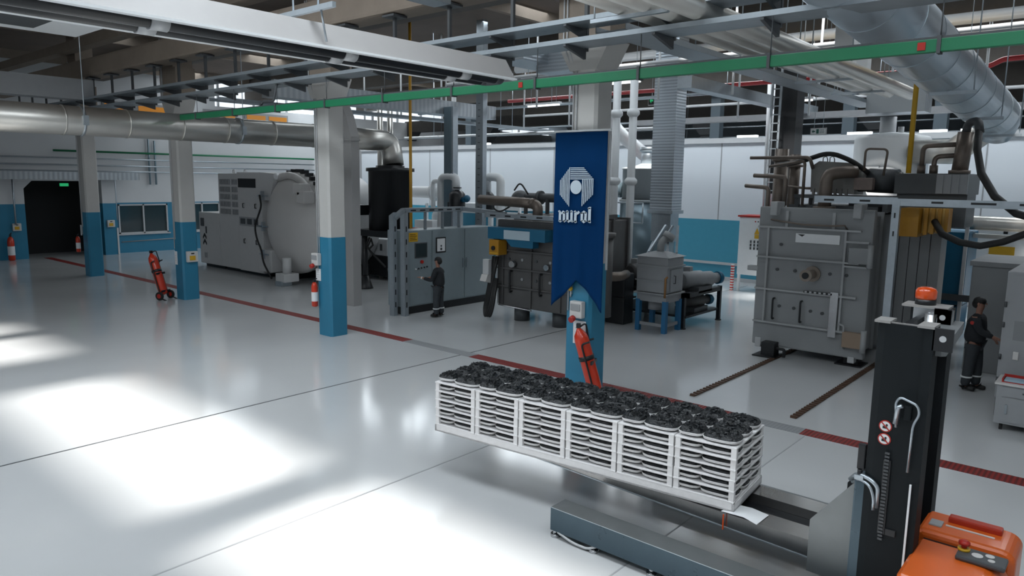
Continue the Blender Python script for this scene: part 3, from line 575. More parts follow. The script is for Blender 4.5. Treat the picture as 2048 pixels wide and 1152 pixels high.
# ================================================================ TANKS
t=thing('steel_tank','blue-grey upright cylindrical tank behind the banner','tank',(-12.8,22,0))
m=MB(); m.lathe([(.95,.4),(.95,3.3)],(-12.85,22,0),n=40); T('lower_shell',m,M_tankg,t)
m=MB(); m.lathe([(.9,3.3),(.9,4.3),(.92,4.3),(.92,4.36),(.5,4.42),(.3,4.5)],(-12.85,22,0),n=40); m.lathe([(.98,3.22),(.98,3.3)],(-12.85,22,0),n=40); T('upper_shell',m,M_tankl,t)
m=MB(); m.cyl((-12.85,22,4.4),(-12.85,22,5.0),.3,n=20); m.cyl((-12.85,22,4.9),(-12.85,22,5.05),.35,n=20); T('vent_cap',m,M_galv,t)
m=MB(); m.tube([(-13.7,21.8,3.6),(-14.3,21.7,3.6),(-14.35,21.7,2.9),(-14.35,21.7,0)],.26,18,bend=.35); T('side_pipe',m,M_tankg,t)
for dx in (-.6,.6): m=MB(); m.box(-12.85+dx-.1,21.4,0,-12.85+dx+.1,21.6,.5); T('leg',m,M_tankg,t)
m=MB()
for z in (3.2,2.55): m.tube([(-12.4,20.9,z),(-13.3,20.9,z),(-13.9,21.2,z)],.03,8)
m.tube([(-12.4,20.9,3.2),(-12.4,20.9,2.55)],.03,8); T('guard_rail',m,M_galv,t)
t=thing('storage_tank','tall white cylindrical tank beyond the grey furnace, joined to the big duct','tank',(-5.7,23.5,0))
m=MB(); m.lathe([(1.0,.3),(1.0,5.2),(.95,5.28),(.3,5.4)],(-5.75,23.5,0),n=40); T('shell',m,M_pipe,t)
m=MB(); m.cyl((-5.9,23.5,5.3),(-5.9,23.5,5.85),.22,n=18); m.cyl((-5.5,23.3,5.3),(-5.5,23.3,5.55),.08,n=12); T('vent_cap',m,M_lgrey,t)
m=MB(); m.tube([(-5.75,22.4,4.2),(-6.8,22.3,4.2),(-7.3,22.5,4.2)],.25,16); m.cyl((-5.55,22.6,3.9),(-5.55,22.2,3.9),.5,n=24); T('side_nozzle',m,M_pipe,t)
m=MB(); m.box(-4.85,22.9,4.2,-4.7,23.2,4.9); T('bracket',m,M_galv,t)
for a in (0,1,2): m=MB(); m.box(-6.4+a*.6,23.2,0,-6.25+a*.6,23.4,.35); T('leg',m,M_mgrey,t)
# black hanging tank
t=thing('black_tank','big black drum on a black pole stand below the silver duct','tank',(-20.2,16.6,0))
m=MB(); m.lathe([(.76,2.1),(.76,4.12),(.84,4.12),(.84,4.24),(.5,4.26),(.5,4.32),(.3,4.34)],(-20.1,16.75,0),n=40); T('drum',m,M_black,t)
m=MB(); m.box(-21.1,15.95,1.88,-19.2,17.3,2.1,.02); m.box(-21.2,15.9,2.6,-20.7,16.3,2.95); T('support_frame',m,M_black,t)
m=MB(); m.cyl((-20.75,16.1,.1),(-20.75,16.1,1.9),.1,n=16); m.lathe([(.28,0),(.26,.06),(.12,.45)],(-20.75,16.1,0),n=20); T('pole',m,M_black,t)
m=MB(); m.tube([(-20.35,16,1.85),(-20.4,15.9,1.6),(-20.2,15.85,1.45),(-20.05,15.9,1.6),(-20.2,15.95,1.8),(-20.35,15.9,1.5),(-20.15,15.9,1.35),(-19.4,15.9,.9)],.035,8); T('cable',m,M_rubber,t)
# silver duct to the black tank
t=thing('ventilation_duct','long shiny aluminium duct across the left, bending down into the black drum','duct',(-20.3,8,5.2))
DX,DZ,DR=-20.35,5.2,.36
m=MB(); m.tube([(DX,-1,DZ),(DX,15.2,DZ)],DR,32); T('pipe_run',m,M_alu,t)
m=MB(); m.tube([(DX,15.2,DZ),(DX+.05,16.95,DZ-.02),(-20.1,16.9,4.34)],DR,32,bend=.5); T('elbow',m,M_alu,t)
for y in [-.2,1.6,3.4,5.1,6.6,8.1,9.5,10.8,12.3,13.8,15.2]: m=MB(); m.cyl((DX,y,DZ),(DX,y+.035,DZ),DR+.012,n=32); T('seam_band',m,M_alu,t)
for y in (7.0,11.2):
    m=MB(); m.cyl((DX,y,DZ),(DX,y+.06,DZ),DR+.02,n=32); m.box(DX+DR-.03,y-.03,DZ-.12,DX+DR+.06,y+.09,DZ+.12); m.cyl((DX+DR+.03,y,DZ),(DX+DR+.03,y,8.2),.012,n=6); T('hanger_clamp',m,M_galv,t)
m=MB(); m.box(DX+.34,14.6,DZ-.12,DX+.37,14.78,DZ-.0); T('test_hatch',m,M_yfin,t)
# big duct top right
t=thing('ventilation_duct','huge round galvanised duct overhead at the top right, sloping to a mitred elbow','duct',(-2.9,14,6))
A=Vector((-3.08,10.97,6.37)); Bp=Vector((-2.94,20.9,5.6)); dd=(Bp-A).normalized(); st=A-dd*9
m=MB(); m.tube([st,Bp],.5,40); T('pipe_run',m,M_alud,t)
L=(Bp-st).length; k=.6
while k<L-.2:
    p=st+dd*k; m=MB(); m.cyl(p,p+dd*.02,.508,n=40); T('seam_band',m,M_alud if k>9.5 else M_galv,t); k+=1.15
m=MB(); m.tube([Bp,Bp+dd*.5,Bp+dd*.75+Vector((-.15,0,-.25))],.5,32,bend=.25); T('elbow',m,M_alud,t)
m=MB(); m.tube([(-2.95,21.3,5.45),(-3.9,22.0,4.78),(-4.95,22.8,4.82)],.32,32,bend=.12); T('branch_run',m,M_alu,t)
for k in (13.0,16.0,18.6):
    p=st+dd*(k); m=MB(); m.box(p.x-.1,p.y-.03,p.z-.58,p.x+.62,p.y+.03,p.z-.52); m.cyl((p.x+.58,p.y,p.z-.55),(p.x+.58,p.y,ROOF),.012,n=6); T('hanger',m,M_galv,t)
# ================================================================ WHITE ROUND FURNACE far left
t=thing('round_furnace','white vacuum furnace with a huge domed round door','furnace',(-24.2,15.4,0))
cx,cz=-23.65,2.2
m=MB(); m.lathe([(1.86,0),(1.86,.18),(1.75,.3),(1.5,.5),(1.1,.66),(.6,.76),(.2,.78),(.02,.78)],(cx,15.4,cz),axis=(0,-1,0),n=56); D=T('door',m,M_tankw,t)
m=MB(); m.lathe([(1.8,0),(1.8,2.25)],(cx,15.45,cz),axis=(0,1,0),n=48); T('vessel',m,M_machw,t)
for k in range(10):
    m=MB(); a=R(50+k*9); m.box(cx+math.cos(a)*1.92-.06,15.2,cz+math.sin(a)*1.92-.06,cx+math.cos(a)*1.92+.06,15.5,cz+math.sin(a)*1.92+.06); T('clamp',m,M_black,t)
m=MB(); m.tube([(cx+math.cos(R(a))*1.75,14.95,cz+math.sin(R(a))*1.75) for a in (112,100,88,75,62,50,38)],.13,12); T('hinge_arm',m,M_tankw,t)
for a in (48,36): m=MB(); m.box(cx+math.cos(R(a))*1.7-.2,14.5,cz+math.sin(R(a))*1.7-.22,cx+math.cos(R(a))*1.7+.25,14.95,cz+math.sin(R(a))*1.7+.2,.04); T('hinge_block',m,M_tankw,t)
m=MB(); m.lathe([(.12,0),(.12,.12),(.06,.13)],(cx-.6,14.9,cz+1.7),axis=(0,-1,0),n=14); T('round_cap',m,M_pipe,t)
for z in (3.15,2.0,.95): m=MB(); m.box(cx-1.75,14.7,z,cx-1.15,14.8,z+.05); m.box(cx-1.5,14.68,z-.15,cx-1.44,14.82,z+.2); T('hinge_fitting',m,M_galv,t)
m=MB(); m.tube([(cx-1.5,14.65,3.2),(cx-1.3,14.6,2.8),(cx-1.5,14.6,2.5),(cx-1.85,14.6,2.0),(cx-1.7,14.6,1.5),(cx-1.25,14.5,1.2),(cx-1.15,14.5,.7),(cx-.6,14.5,.15)],.035,8,bend=.3); T('cable',m,M_rubber,t)
m=MB(); m.box(cx-1.95,14.75,.3,cx-1.0,15.3,1.15,.04); T('hinge_cover',m,M_machw,t); m=MB(); m.prism([(cx-2,3.0),(cx-1.3,3.0),(cx-.9,4.0),(cx-2,4.05)],'Y',14.95,15.4); T('hinge_cover',m,M_machw,t); m=MB(); m.box(cx-2.1,14.9,2.0,cx-1.75,15.2,2.3,.02); T('hinge_cover',m,M_machw,t)
m=MB(); m.cyl((cx+.45,14.5,.35),(cx+.45,14.5,1.0),.16,n=16); m.box(cx+.15,14.2,.15,cx+.75,14.8,.45,.03); T('drain_leg',m,M_machw,t)
m=MB(); m.box(cx+.2,14.15,0,cx+.6,14.6,.18,.03); T('drain_pump',m,M_galv,t)
for dx in (-.9,1.2): m=MB(); m.box(cx+dx-.15,15.5,0,cx+dx+.15,17.5,.6); T('saddle',m,M_black,t)
t=thing('furnace_cabinet','tall white cabinets with vent slots and black handles beside the round door','cabinet',(-27.6,15.4,0))
m=MB(); m.box(-29.1,15.1,.15,-27.4,17,4.0,.03); T('vented_housing',m,M_machw,t)
for r_ in range(5):
    m=MB(); m.box(-28.95,15.09,2.45+r_*.3,-27.55,15.1,2.46+r_*.3)
    for c_ in range(12):
        if c_==7: continue
        m.box(-28.93+c_*.12,15.07,2.35+r_*.3,-28.87+c_*.12,15.1,2.56+r_*.3)
    T('vent_row',m,M_mgrey,t)
m=MB(); m.box(-27.4,15.0,.15,-25.6,17,4.05,.03); T('door_housing',m,M_machw,t)
m=MB(); m.box(-27.3,14.985,3.45,-26.0,15.0,3.8); T('black_window',m,M_black,t)
m=MB(); m.box(-27.3,14.985,1.95,-25.7,15.0,2.3); m.m=1; 
for k in range(3): m.box(-27.2+k*.5,14.98,2.02,-26.85+k*.5,14.985,2.24)
T('vent_panel',m,[M_mgrey,M_dgrey],t)
for (x,z) in ((-26.9,2.75),(-26.0,2.75),(-26.9,1.35),(-26.0,1.35)): m=MB(); m.tube([(x,14.99,z-.08),(x,14.93,z-.08),(x,14.93,z+.08),(x,14.99,z+.08)],.02,6); T('handle',m,M_black,t)
for x in (-28.7,-27.8): m=MB(); m.tube([(x-.06,15.6,4.0),(x-.06,15.6,4.14),(x+.06,15.6,4.14),(x+.06,15.6,4.0)],.025,6); T('lifting_eye',m,M_machw,t)
m=MB(); m.box(-29,15.3,0,-25.7,16.8,.15); T('plinth',m,M_black,t)
t=thing('side_cabinet','low white cabinet with a black zigzag mark at the left end of the furnace','cabinet',(-30.4,15.4,0))
m=MB(); m.box(-30.9,15.1,.15,-29.12,16.6,2.35,.03); T('housing',m,M_machw,t)
m=MB(); m.box(-30.8,15.3,0,-29.2,16.5,.15); T('plinth',m,M_black,t)
m=MB()
for z in (.95,1.2): m.prism([(-30.6,z+.0),(-30.45,z+.14),(-30.3,z),(-30.3,z+.1),(-30.45,z+.26),(-30.6,z+.1)],'Y',15.085,15.1)
m.box(-30.33,15.085,1.45,-30.25,15.1,1.75); T('zigzag_mark',m,M_black,t)
m=MB(); m.box(-30.7,15.05,1.75,-30.45,15.1,2.1,.02); T('wall_switch',m,M_dgrey,t); m=MB(); m.box(-30.5,15.08,.4,-30.3,15.1,.62); T('vent',m,M_mgrey,t)
# plain grey clad column right of third column
m=MB(); m.box(-18.45,13.5,0,-17.98,13.8,5.1); m.prism([(-18.45,5.1),(-17.98,5.1),(-18.2,5.7),(-18.45,6.1)],'Y',13.5,13.8); m.box(-18.47,13.48,4.98,-17.96,13.82,5.03); tag(m.build('clad_column',mat('column_clad',(.36,.355,.35),.5)),'plain grey clad column just right of the third painted column','column')
# ================================================================ RIGHT CABINETS
t=thing('tool_cabinet','tall light grey cabinet at the right edge with a small trolley in front','cabinet',(-1.2,15.5,0))
m=MB(); m.box(-1.62,14.62,.32,.8,17.2,2.5,.02); T('housing',m,M_mgrey,t)
m=MB(); m.box(-1.6,14.64,0,.78,17.1,.32); T('plinth',m,M_black,t)
m=MB(); m.box(-1.52,14.605,.36,.2,14.62,2.44); T('door',m,M_mgrey,t)
m=MB(); m.box(-1.42,14.58,1.02,-1.34,14.605,1.16,.01); T('latch',m,M_tankw,t)
m=MB(); m.box(-1.45,14.598,1.35,-1.08,14.604,1.68); T('document_pocket',m,mat('pocket_clear',(.26,.27,.275),.12),t)
for z in (1.9,1.55,1.0,.6): m=MB(); m.cyl((-1.6,14.6,z),(-1.6,14.6,z+.09),.02,n=8); T('hinge',m,M_dgrey,t)
t=thing('trolley','low light grey trolley cabinet with one drawer at the right edge','trolley',(-1.1,13.7,0))
m=MB(); m.box(-1.5,13.75,.12,-.5,14.35,.76,.01); T('housing',m,M_mgrey,t)
m=MB(); m.box(-1.53,13.72,.76,-.47,14.38,.79); T('worktop',m,M_tankw,t)
m=MB(); m.box(-1.42,13.735,.58,-.6,13.75,.73); T('drawer',m,M_mgrey,t); m=MB(); m.box(-1.15,13.72,.65,-.95,13.735,.675); T('drawer_pull',m,M_dgrey,t)
m=MB(); m.box(-1.42,13.735,.16,-.6,13.75,.56); T('door',m,M_mgrey,t); m=MB(); m.box(-1.36,13.715,.3,-1.33,13.735,.45); T('door_handle',m,M_galv,t)
for (x,y) in ((-1.4,13.85),(-.6,13.85),(-1.4,14.25),(-.6,14.25)): m=MB(); m.cyl((x-.02,y,.06),(x+.02,y,.06),.06,n=14); m.box(x-.02,y-.02,.06,x+.02,y+.02,.13); T('castor',m,M_rubber,t)
t=thing('letter_tray','red letter tray with blue and white papers on the trolley','tray',(-1.2,14,.79))
m=MB(); m.box(-1.45,13.82,.79,-1.08,14.12,.80); m.box(-1.45,14.1,.8,-1.08,14.12,.87); m.box(-1.45,13.82,.8,-1.43,14.12,.85); m.box(-1.1,13.82,.8,-1.08,14.12,.85); T('tray_body',m,M_red,t)
m=MB(); m.box(-1.42,13.84,.802,-1.12,14.08,.83); T('papers',m,mat('blue_paper',(.35,.5,.6),.6),t)
m=MB(); m.box(-1.0,13.95,.79,-.7,14.2,.98,.02); tag(m.build('parts_box',mat('red_brown',(.25,.03,.02),.5)),'dark red box behind the letter tray on the trolley','box')
t=thing('signal_tower','small red and blue signal lamp on top of the grey cabinets at the right edge','lamp',(-1.35,14.9,2.5))
m=MB(); m.cyl((-1.35,14.9,2.5),(-1.35,14.9,2.62),.02,n=8); m.box(-1.4,14.85,2.5,-1.3,14.95,2.52); T('stem',m,M_black,t); m=MB(); m.cyl((-1.35,14.9,2.62),(-1.35,14.9,2.72),.045,n=14); T('blue_lens',m,M_bluem,t); m=MB(); m.cyl((-1.35,14.9,2.72),(-1.35,14.9,2.82),.05,n=14); T('red_lens',m,M_redlit,t); m=MB(); m.cyl((-1.35,14.9,2.82),(-1.35,14.9,2.86),.055,n=14); T('cap',m,M_black,t)
m=MB(); m.box(-2.62,17.9,0,-.2,20,2.25,.02); m.box(-2.66,17.86,2.25,-.2,20,2.35); tag(m.build('side_housing',M_door),'dark grey machine housing behind the man at the right edge','machine')
# blue tank machine seen right of the slatted cabinet
t=thing('blue_machine','blue machine panel seen between the slatted cabinet and right-hand housing','machine',(-3.9,21,0))
m=MB(); m.box(-4.6,21.3,.9,-3.25,22.6,2.75,.02); T('panel',m,M_bluem,t); m=MB(); m.box(-4.5,21.4,.1,-3.3,22.4,.85,.02); T('lower_panel',m,M_bluem,t)
m=MB(); m.box(-4.9,21.15,1.02,-3.0,21.25,1.18); m.cyl((-3.9,21.2,1.1),(-3.9,21.2,1.6),.05,n=10); m.sphere((-3.9,21.15,1.65),.14); m.cyl((-4.3,21.2,1.1),(-4.3,21.2,1.7),.03,n=8); T('valve_pipe',m,M_dgrey,t)
m=MB(); m.tube([(-4.2,21.3,.6),(-4.2,21.2,.6),(-3.6,21.2,.6),(-3.6,21.2,.75)],.02,6,bend=.05); T('handle',m,M_black,t)
for (x,y) in ((-4.6,21.3),(-3.3,21.3)): m=MB(); m.box(x-.04,y-.1,0,x+.04,y-.02,3.0); T('frame_post',m,M_lgrey,t)
m=MB(); m.cyl((-6,22,3.0),(-1,22,2.95),.18,n=18); m.box(-6,21.8,2.6,-1,22.1,2.7); tag(m.build('steam_pipe',M_alu),'silver horizontal pipe above the blue machine','pipe')
t=thing('electrical_cabinet','white cabinet with black switches and yellow signs left of the grey furnace','cabinet',(-10.6,25.6,0))
m=MB(); m.box(-11.0,25.3,.62,-9.0,26.2,2.7,.02); T('housing',m,M_pipe,t)
m=MB(); m.box(-11.05,25.25,2.7,-8.95,26.25,2.76); T('top_edge',m,M_red,t)
for x in (-10.95,-9.97): m=MB(); m.box(x,25.285,.66,x+.93,25.3,2.66); T('door',m,M_pipe,t)
for k in range(4):
    for j in range(3): m=MB(); m.box(-10.55+k*.13,25.26,1.55+j*.12,-10.5+k*.13,25.285,1.64+j*.12); T('switch',m,M_dgrey,t)
m=MB(); m.prism([(-10.42,2.1),(-10.22,2.1),(-10.32,2.32)],'Y',25.27,25.285); m.box(-10.4,25.27,1.95,-10.24,25.285,2.08); T('warning_sign',m,M_yel,t)
m=MB(); m.prism([(-9.6,1.9),(-9.4,1.9),(-9.5,2.1)],'Y',25.27,25.285); m.box(-9.6,25.27,1.7,-9.4,25.285,1.85); T('warning_sign',m,M_yel,t)
for k in range(3): m=MB(); m.cyl((-10.4+k*.1,25.285,2.55),(-10.4+k*.1,25.27,2.55),.025,n=8); T('lamp',m,M_red if k==0 else M_dgrey,t)
for x in (-10.95,-9.05,-10): m=MB(); m.box(x-.04,25.35,0,x+.04,25.45,.62); T('leg',m,M_pipe,t)
m=MB(); m.box(-11.25,25.35,0,-11.15,25.45,.95); tag(m.build('bollard',M_redwh),'red and white striped post at the left of the switch cabinet','post')
t=thing('electrical_cabinet','white cabinet with a yellow notice behind the right-hand grey housing','cabinet',(-2.6,24.5,0))
m=MB(); m.box(-3.55,24.3,.4,-1.6,25,2.85,.02); T('housing',m,M_pipe,t); m=MB(); m.box(-3.2,24.27,1.95,-2.6,24.3,2.25); T('notice',m,M_yel,t); m=MB(); m.box(-2.9,24.27,2.6,-2.8,24.3,2.75); T('handle',m,M_black,t); m=MB(); m.box(-3.5,24.4,0,-1.65,24.9,.4); T('plinth',m,M_dgrey,t)
# ================================================================ BANNER
t=thing('banner','tall blue swallow-tailed banner with a white emblem hung on the column','banner',(-7.39,10.35,1.6))
X0,X1,YBN=-7.93,-6.84,10.36
def bx(px,py):
    x=X0+(px-1113)/105*(X1-X0)-(py-265)*.0; z=4.73-(py-265-(px-1113)*(py-330)/1830)*.0087; return x,z
n=28; mrows=40; vs=[]; fs=[]
for j in range(mrows+1):
    for i in range(n+1):
        u=i/n; vcut=1.66+ (0.52)*(1-abs(2*u-1)); v=j/mrows; z=4.72+(vcut-4.72)*v
        x=X0+(X1-X0)*u; y=YBN-.03-.022*math.sin(u*13+v*1.5)*(.3+v)-.012*math.sin(u*27)*v
        vs.append((x,y,z))
for j in range(mrows):
    for i in range(n): fs.append((j*(n+1)+i,j*(n+1)+i+1,(j+1)*(n+1)+i+1,(j+1)*(n+1)+i))
m=MB(); m.add(vs,fs,True); o=T('cloth',m,M_banner,t); sol=o.modifiers.new('s','SOLIDIFY'); sol.thickness=.006
m=MB(); m.cyl((X0-.04,YBN,4.74),(X1+.04,YBN,4.74),.022,n=10); T('rod',m,M_pipe,t)
m=MB(); m.box(X1-.01,YBN+.02,2.4,X1+.02,YBN+.05,4.72); T('edge_tube',m,M_lgrey,t)
YL=YBN-.075
em=MB()
def quadpx(p): 
    pts=[bx(*q) for q in p]; em.prism(pts,'Y',YL-.002,YL+.004)
def c7(x,y): return (1024+x/4,288+y/4)
for k in range(7):   # left stripes
    x=416+k*12.2; top=290-k*16.5; bot=405+k*15; quadpx([c7(x,top),c7(x+6,top-7),c7(x+6,bot+7),c7(x,bot)])
for k in range(7):   # right stripes
    x=597+k*13.6; top=283; bot=500-k*14.5; quadpx([c7(x,top),c7(x+6.5,top),c7(x+6.5,bot-7),c7(x,bot)])
for k in range(7):   # top stripes
    y=188+k*14.5; quadpx([c7(500,y),c7(607+k*12.5,y),c7(614+k*12.5,y+7),c7(500,y+7)])
cc=bx(*c7(547,345)); em.cyl((cc[0],YL+.004,cc[1]),(cc[0],YL-.002,cc[1]),.118,n=32)
T('emblem',em,M_logo,t,'white striped octagon emblem with a disc')
em=MB()
def S_(p): quadpx([c7(*q) for q in p])
def stem(x,w,y0,y1,h=12): S_([(x,y0+h*.3),(x+w*.45,y0),(x+w,y0+h*.5),(x+w,y1-h*.4),(x+w*.55,y1),(x,y1-h*.5)])
W=19
# n u r o l : condensed heavy blackletter-like strokes
stem(412,W,540,622); S_([(428,552),(446,532),(462,546),(462,560),(446,552),(430,568)]); stem(445,W,545,625); S_([(404,538),(414,530),(428,540),(412,548)]); S_([(408,618),(424,608),(438,622),(424,630)]); S_([(446,618),(462,608),(472,620),(460,630)])
stem(474,W,538,624); stem(508,W,538,628); S_([(478,606),(494,614),(512,604),(512,618),(494,632),(480,622)]); S_([(468,540),(480,530),(494,540),(480,550)]); S_([(504,540),(514,530),(528,540),(512,550)]); S_([(516,618),(528,612),(534,622),(526,632)])
stem(540,W,542,630); S_([(556,556),(572,536),(586,548),(576,562),(560,568)]); S_([(534,542),(546,532),(558,544),(546,552)]); S_([(536,624),(552,614),(564,628),(550,636)])
stem(592,W,548,624); stem(622,W,548,628); S_([(592,556),(616,534),(641,552),(632,560),(616,550),(600,562)]); S_([(594,618),(616,610),(640,620),(618,638)])
stem(652,W+2,512,630); S_([(646,514),(660,504),(674,506),(672,520),(656,524)]); S_([(648,622),(664,612),(676,626),(672,638),(656,632)])
T('lettering',em,M_logo,t,'white lettering reading nurol')
# ================================================================ extinguishers, sockets on columns
def wall_ext(x,y,z,label,s=1.0):
    t=thing('fire_extinguisher',label,'fire extinguisher',(x,y,z),local=True); t.scale=(s*1.05,s*1.05,s*1.15); x=y=z=0; m=MB(); m.lathe([(.05,0),(.075,.02),(.075,.42),(.06,.49),(.03,.53)],(x,y,z),n=20); T('cylinder',m,M_ext,t)
    m=MB(); m.lathe([(.077,.12),(.077,.32)],(x,y,z),n=20,cap=False); T('label_band',m,M_paper,t)
    m=MB(); m.box(x-.02,y-.02,z+.52,x+.02,y+.02,z+.58); m.bar((x,y,z+.58),(x+.1,y,z+.62),.02); m.tube([(x,y,z+.55),(x-.1,y,z+.5),(x-.1,y,z+.2)],.012,6,bend=.05); T('valve',m,M_black,t)
wall_ext(-15.33,10.33,.72,'red extinguisher with white band hung on the third column')
wall_ext(-31.0,10.33,.9,'small red extinguisher hung on the column nearest the doorway')
wall_ext(-38.2,10.0,.0,'big red extinguisher standing by the far left wall',1.75)
def plate(x,y,z,w,h,label,cat='notice',yy=None):
    m=MB(); m.box(x-w/2,y-.012,z,x+w/2,y,z+h,.004); m.m=1
    for k in range(3): m.box(x-w*.35,y-.014,z+h*(.3+.18*k),x+w*.3,y-.012,z+h*(.33+.18*k))
    tag(m.build('notice_sheet',[M_paper,M_lgrey]),label,cat)
plate(-15.3,10.44,1.36,.2,.3,'white sheet above the extinguisher on the third column')
plate(-7.38,10.44,1.02,.27,.42,'white framed sheet on the banner column, below the socket box')
plate(-22.99,10.44,1.1,.16,.42,'white sheet on the left face of the second column')
plate(-30.9,10.44,1.55,.12,.4,'narrow white sheet on the column nearest the doorway')
def socket(x,y,z,label,face='Y',yel=False,col=None):
    t=thing('socket_box',label,'socket box',(x,y,z)); m=MB()
    if face=='Y': m.box(x-.13,y-.12,z,x+.13,y,z+.3,.02)
    else: m.box(x,y-.17,z,x+.12,y+.17,z+.34,.02)
    T('housing',m,M_tankw,t); m=MB()
    if face=='Y':
        m.box(x-.1,y-.135,z+.14,x+.1,y-.12,z+.25); T('flap',m,M_mgrey,t); m=MB(); m.cyl((x-.04,y-.12,z+.0),(x-.04,y-.2,z-.03),.055,n=14); T('red_plug',m,M_red,t)
    else:
        m.box(x+.12,y-.1,z+.06,x+.135,y+.08,z+.2); T('flap',m,M_yel,t); m=MB(); m.box(x+.12,y-.05,z+.25,x+.125,y+.05,z+.29); T('label_strip',m,M_black,t)
socket(-7.4,10.44,1.5,'grey socket box with red plug on the banner column')
socket(-15.3,10.44,1.75,'small grey socket box high on the third column foot')
socket(-22.58,10.72,1.2,'white socket box with yellow flaps on the second column',face='X')
socket(-38.5,10.35,1.3,'grey socket box on the blue wall left of the dark doorway',face='X')
socket(-38.0,14.15,1.35,'grey socket box on the wall beside the dark doorway, right of it',face='X')
m=MB(); m.tube([(-7.58,10.42,2.1),(-7.58,10.42,1.85)],.02,8); m.m=1; m.sphere((-7.58,10.4,2.0),.045); tag(m.build('gas_tap',[M_steel,M_yel]),'small tap with yellow knob on the banner column','tap')
def trolley_ext(x,y,rz,label,s=1.0):
    t=thing('wheeled_extinguisher',label,'fire extinguisher',(x,y,0),rz=rz,local=True)
    tilt=.30; T_=lambda u,h:(u*0+math.sin(tilt)*-h+.0, u, math.cos(tilt)*h)
    a=Vector(T_(0,.12)); ax=Vector((-math.sin(tilt),0,math.cos(tilt)))
    m=MB(); m.lathe([(.03,0),(.10,.03),(.115,.08),(.115,.95),(.10,1.03),(.05,1.1),(.03,1.14)],a,axis=ax,n=24); T('cylinder',m,M_ext,t)
    f=MB()
    for u in (-.14,.14): f.tube([Vector((.0,u,.05)),Vector((-.03,u,.15)),a+ax*.9+Vector((.02,u,0)),a+ax*.95+Vector((.16,u,0))],.016,8,bend=.06)
    for h in (.12,.6): p=a+ax*h; f.bar(p+Vector((.1,-.15,0)),p+Vector((.1,.15,0)),.03,.05)
    p=a+ax*.62; f.lathe([(.125,0),(.125,.07)],p,axis=ax,n=20); f.bar((.05,-.2,.05),(.2,-.2,.0),.03); f.bar((.05,.2,.05),(.2,.2,.0),.03)
    T('trolley_frame',f,M_black,t)
    for u in (-.2,.2): m=MB(); m.cyl((0,u-.025,.11),(0,u+.025,.11),.11,n=20); w=T('wheel',m,M_rubber,t); m=MB(); m.cyl((0,u-.03,.11),(0,u+.03,.11),.06,n=14); m.build('hub',M_red,w)
    m=MB(); top=a+ax*1.14; m.box(top.x-.03,-.03,top.z,top.x+.03,.03,top.z+.07); m.tube([top,top+Vector((.1,.06,.08)),top+Vector((.14,.12,-.2)),top+Vector((.08,.13,-.5))],.014,8,bend=.06); T('valve_hose',m,M_black,t)
    t.scale=(s,s,s); return t
trolley_ext(-6.9,10.42,R(20),'tall red wheeled extinguisher leaning beside the banner column',1.12)
trolley_ext(-23.2,10.12,R(25),'red wheeled extinguisher leaning against the second column from the doorway',1.2)
# ================================================================ RACKS OF BLACK-FILLED DISHES
RX,RY,RZ,RA=-6.78,6.36,.615,R(5.4)
LEN,DEP,NB=3.99,.92,6; BW=LEN/NB; HB=.10; SLAB=.018; PITCH=.113
Mr=Matrix.Translation(Vector((RX,RY,RZ)))@Matrix.Rotation(RA,4,'Z')
ordn=['leftmost','second','third','fourth','fifth','rightmost']
def lay(k): return ['bottom layer','second layer up','third layer up','fourth layer up','fifth layer up','top layer'][k]
# base tray
m=MB(); m.box(0,0,0,LEN,.03,.085); m.box(0,DEP-.03,0,LEN,DEP,.085); m.box(0,0,0,.03,DEP,.085); m.box(LEN-.03,0,0,LEN,DEP,.085); m.box(0,0,0,LEN,DEP,.02)
m.m=1; m.box(-.08,.2,-.012,LEN-.1,.36,-.002)
o=m.build('base_tray',[M_rack,M_steel],origin=(0,0,0)); o.matrix_world=Mr; tag(o,'long white base tray lying on the forks under all the racks','tray')
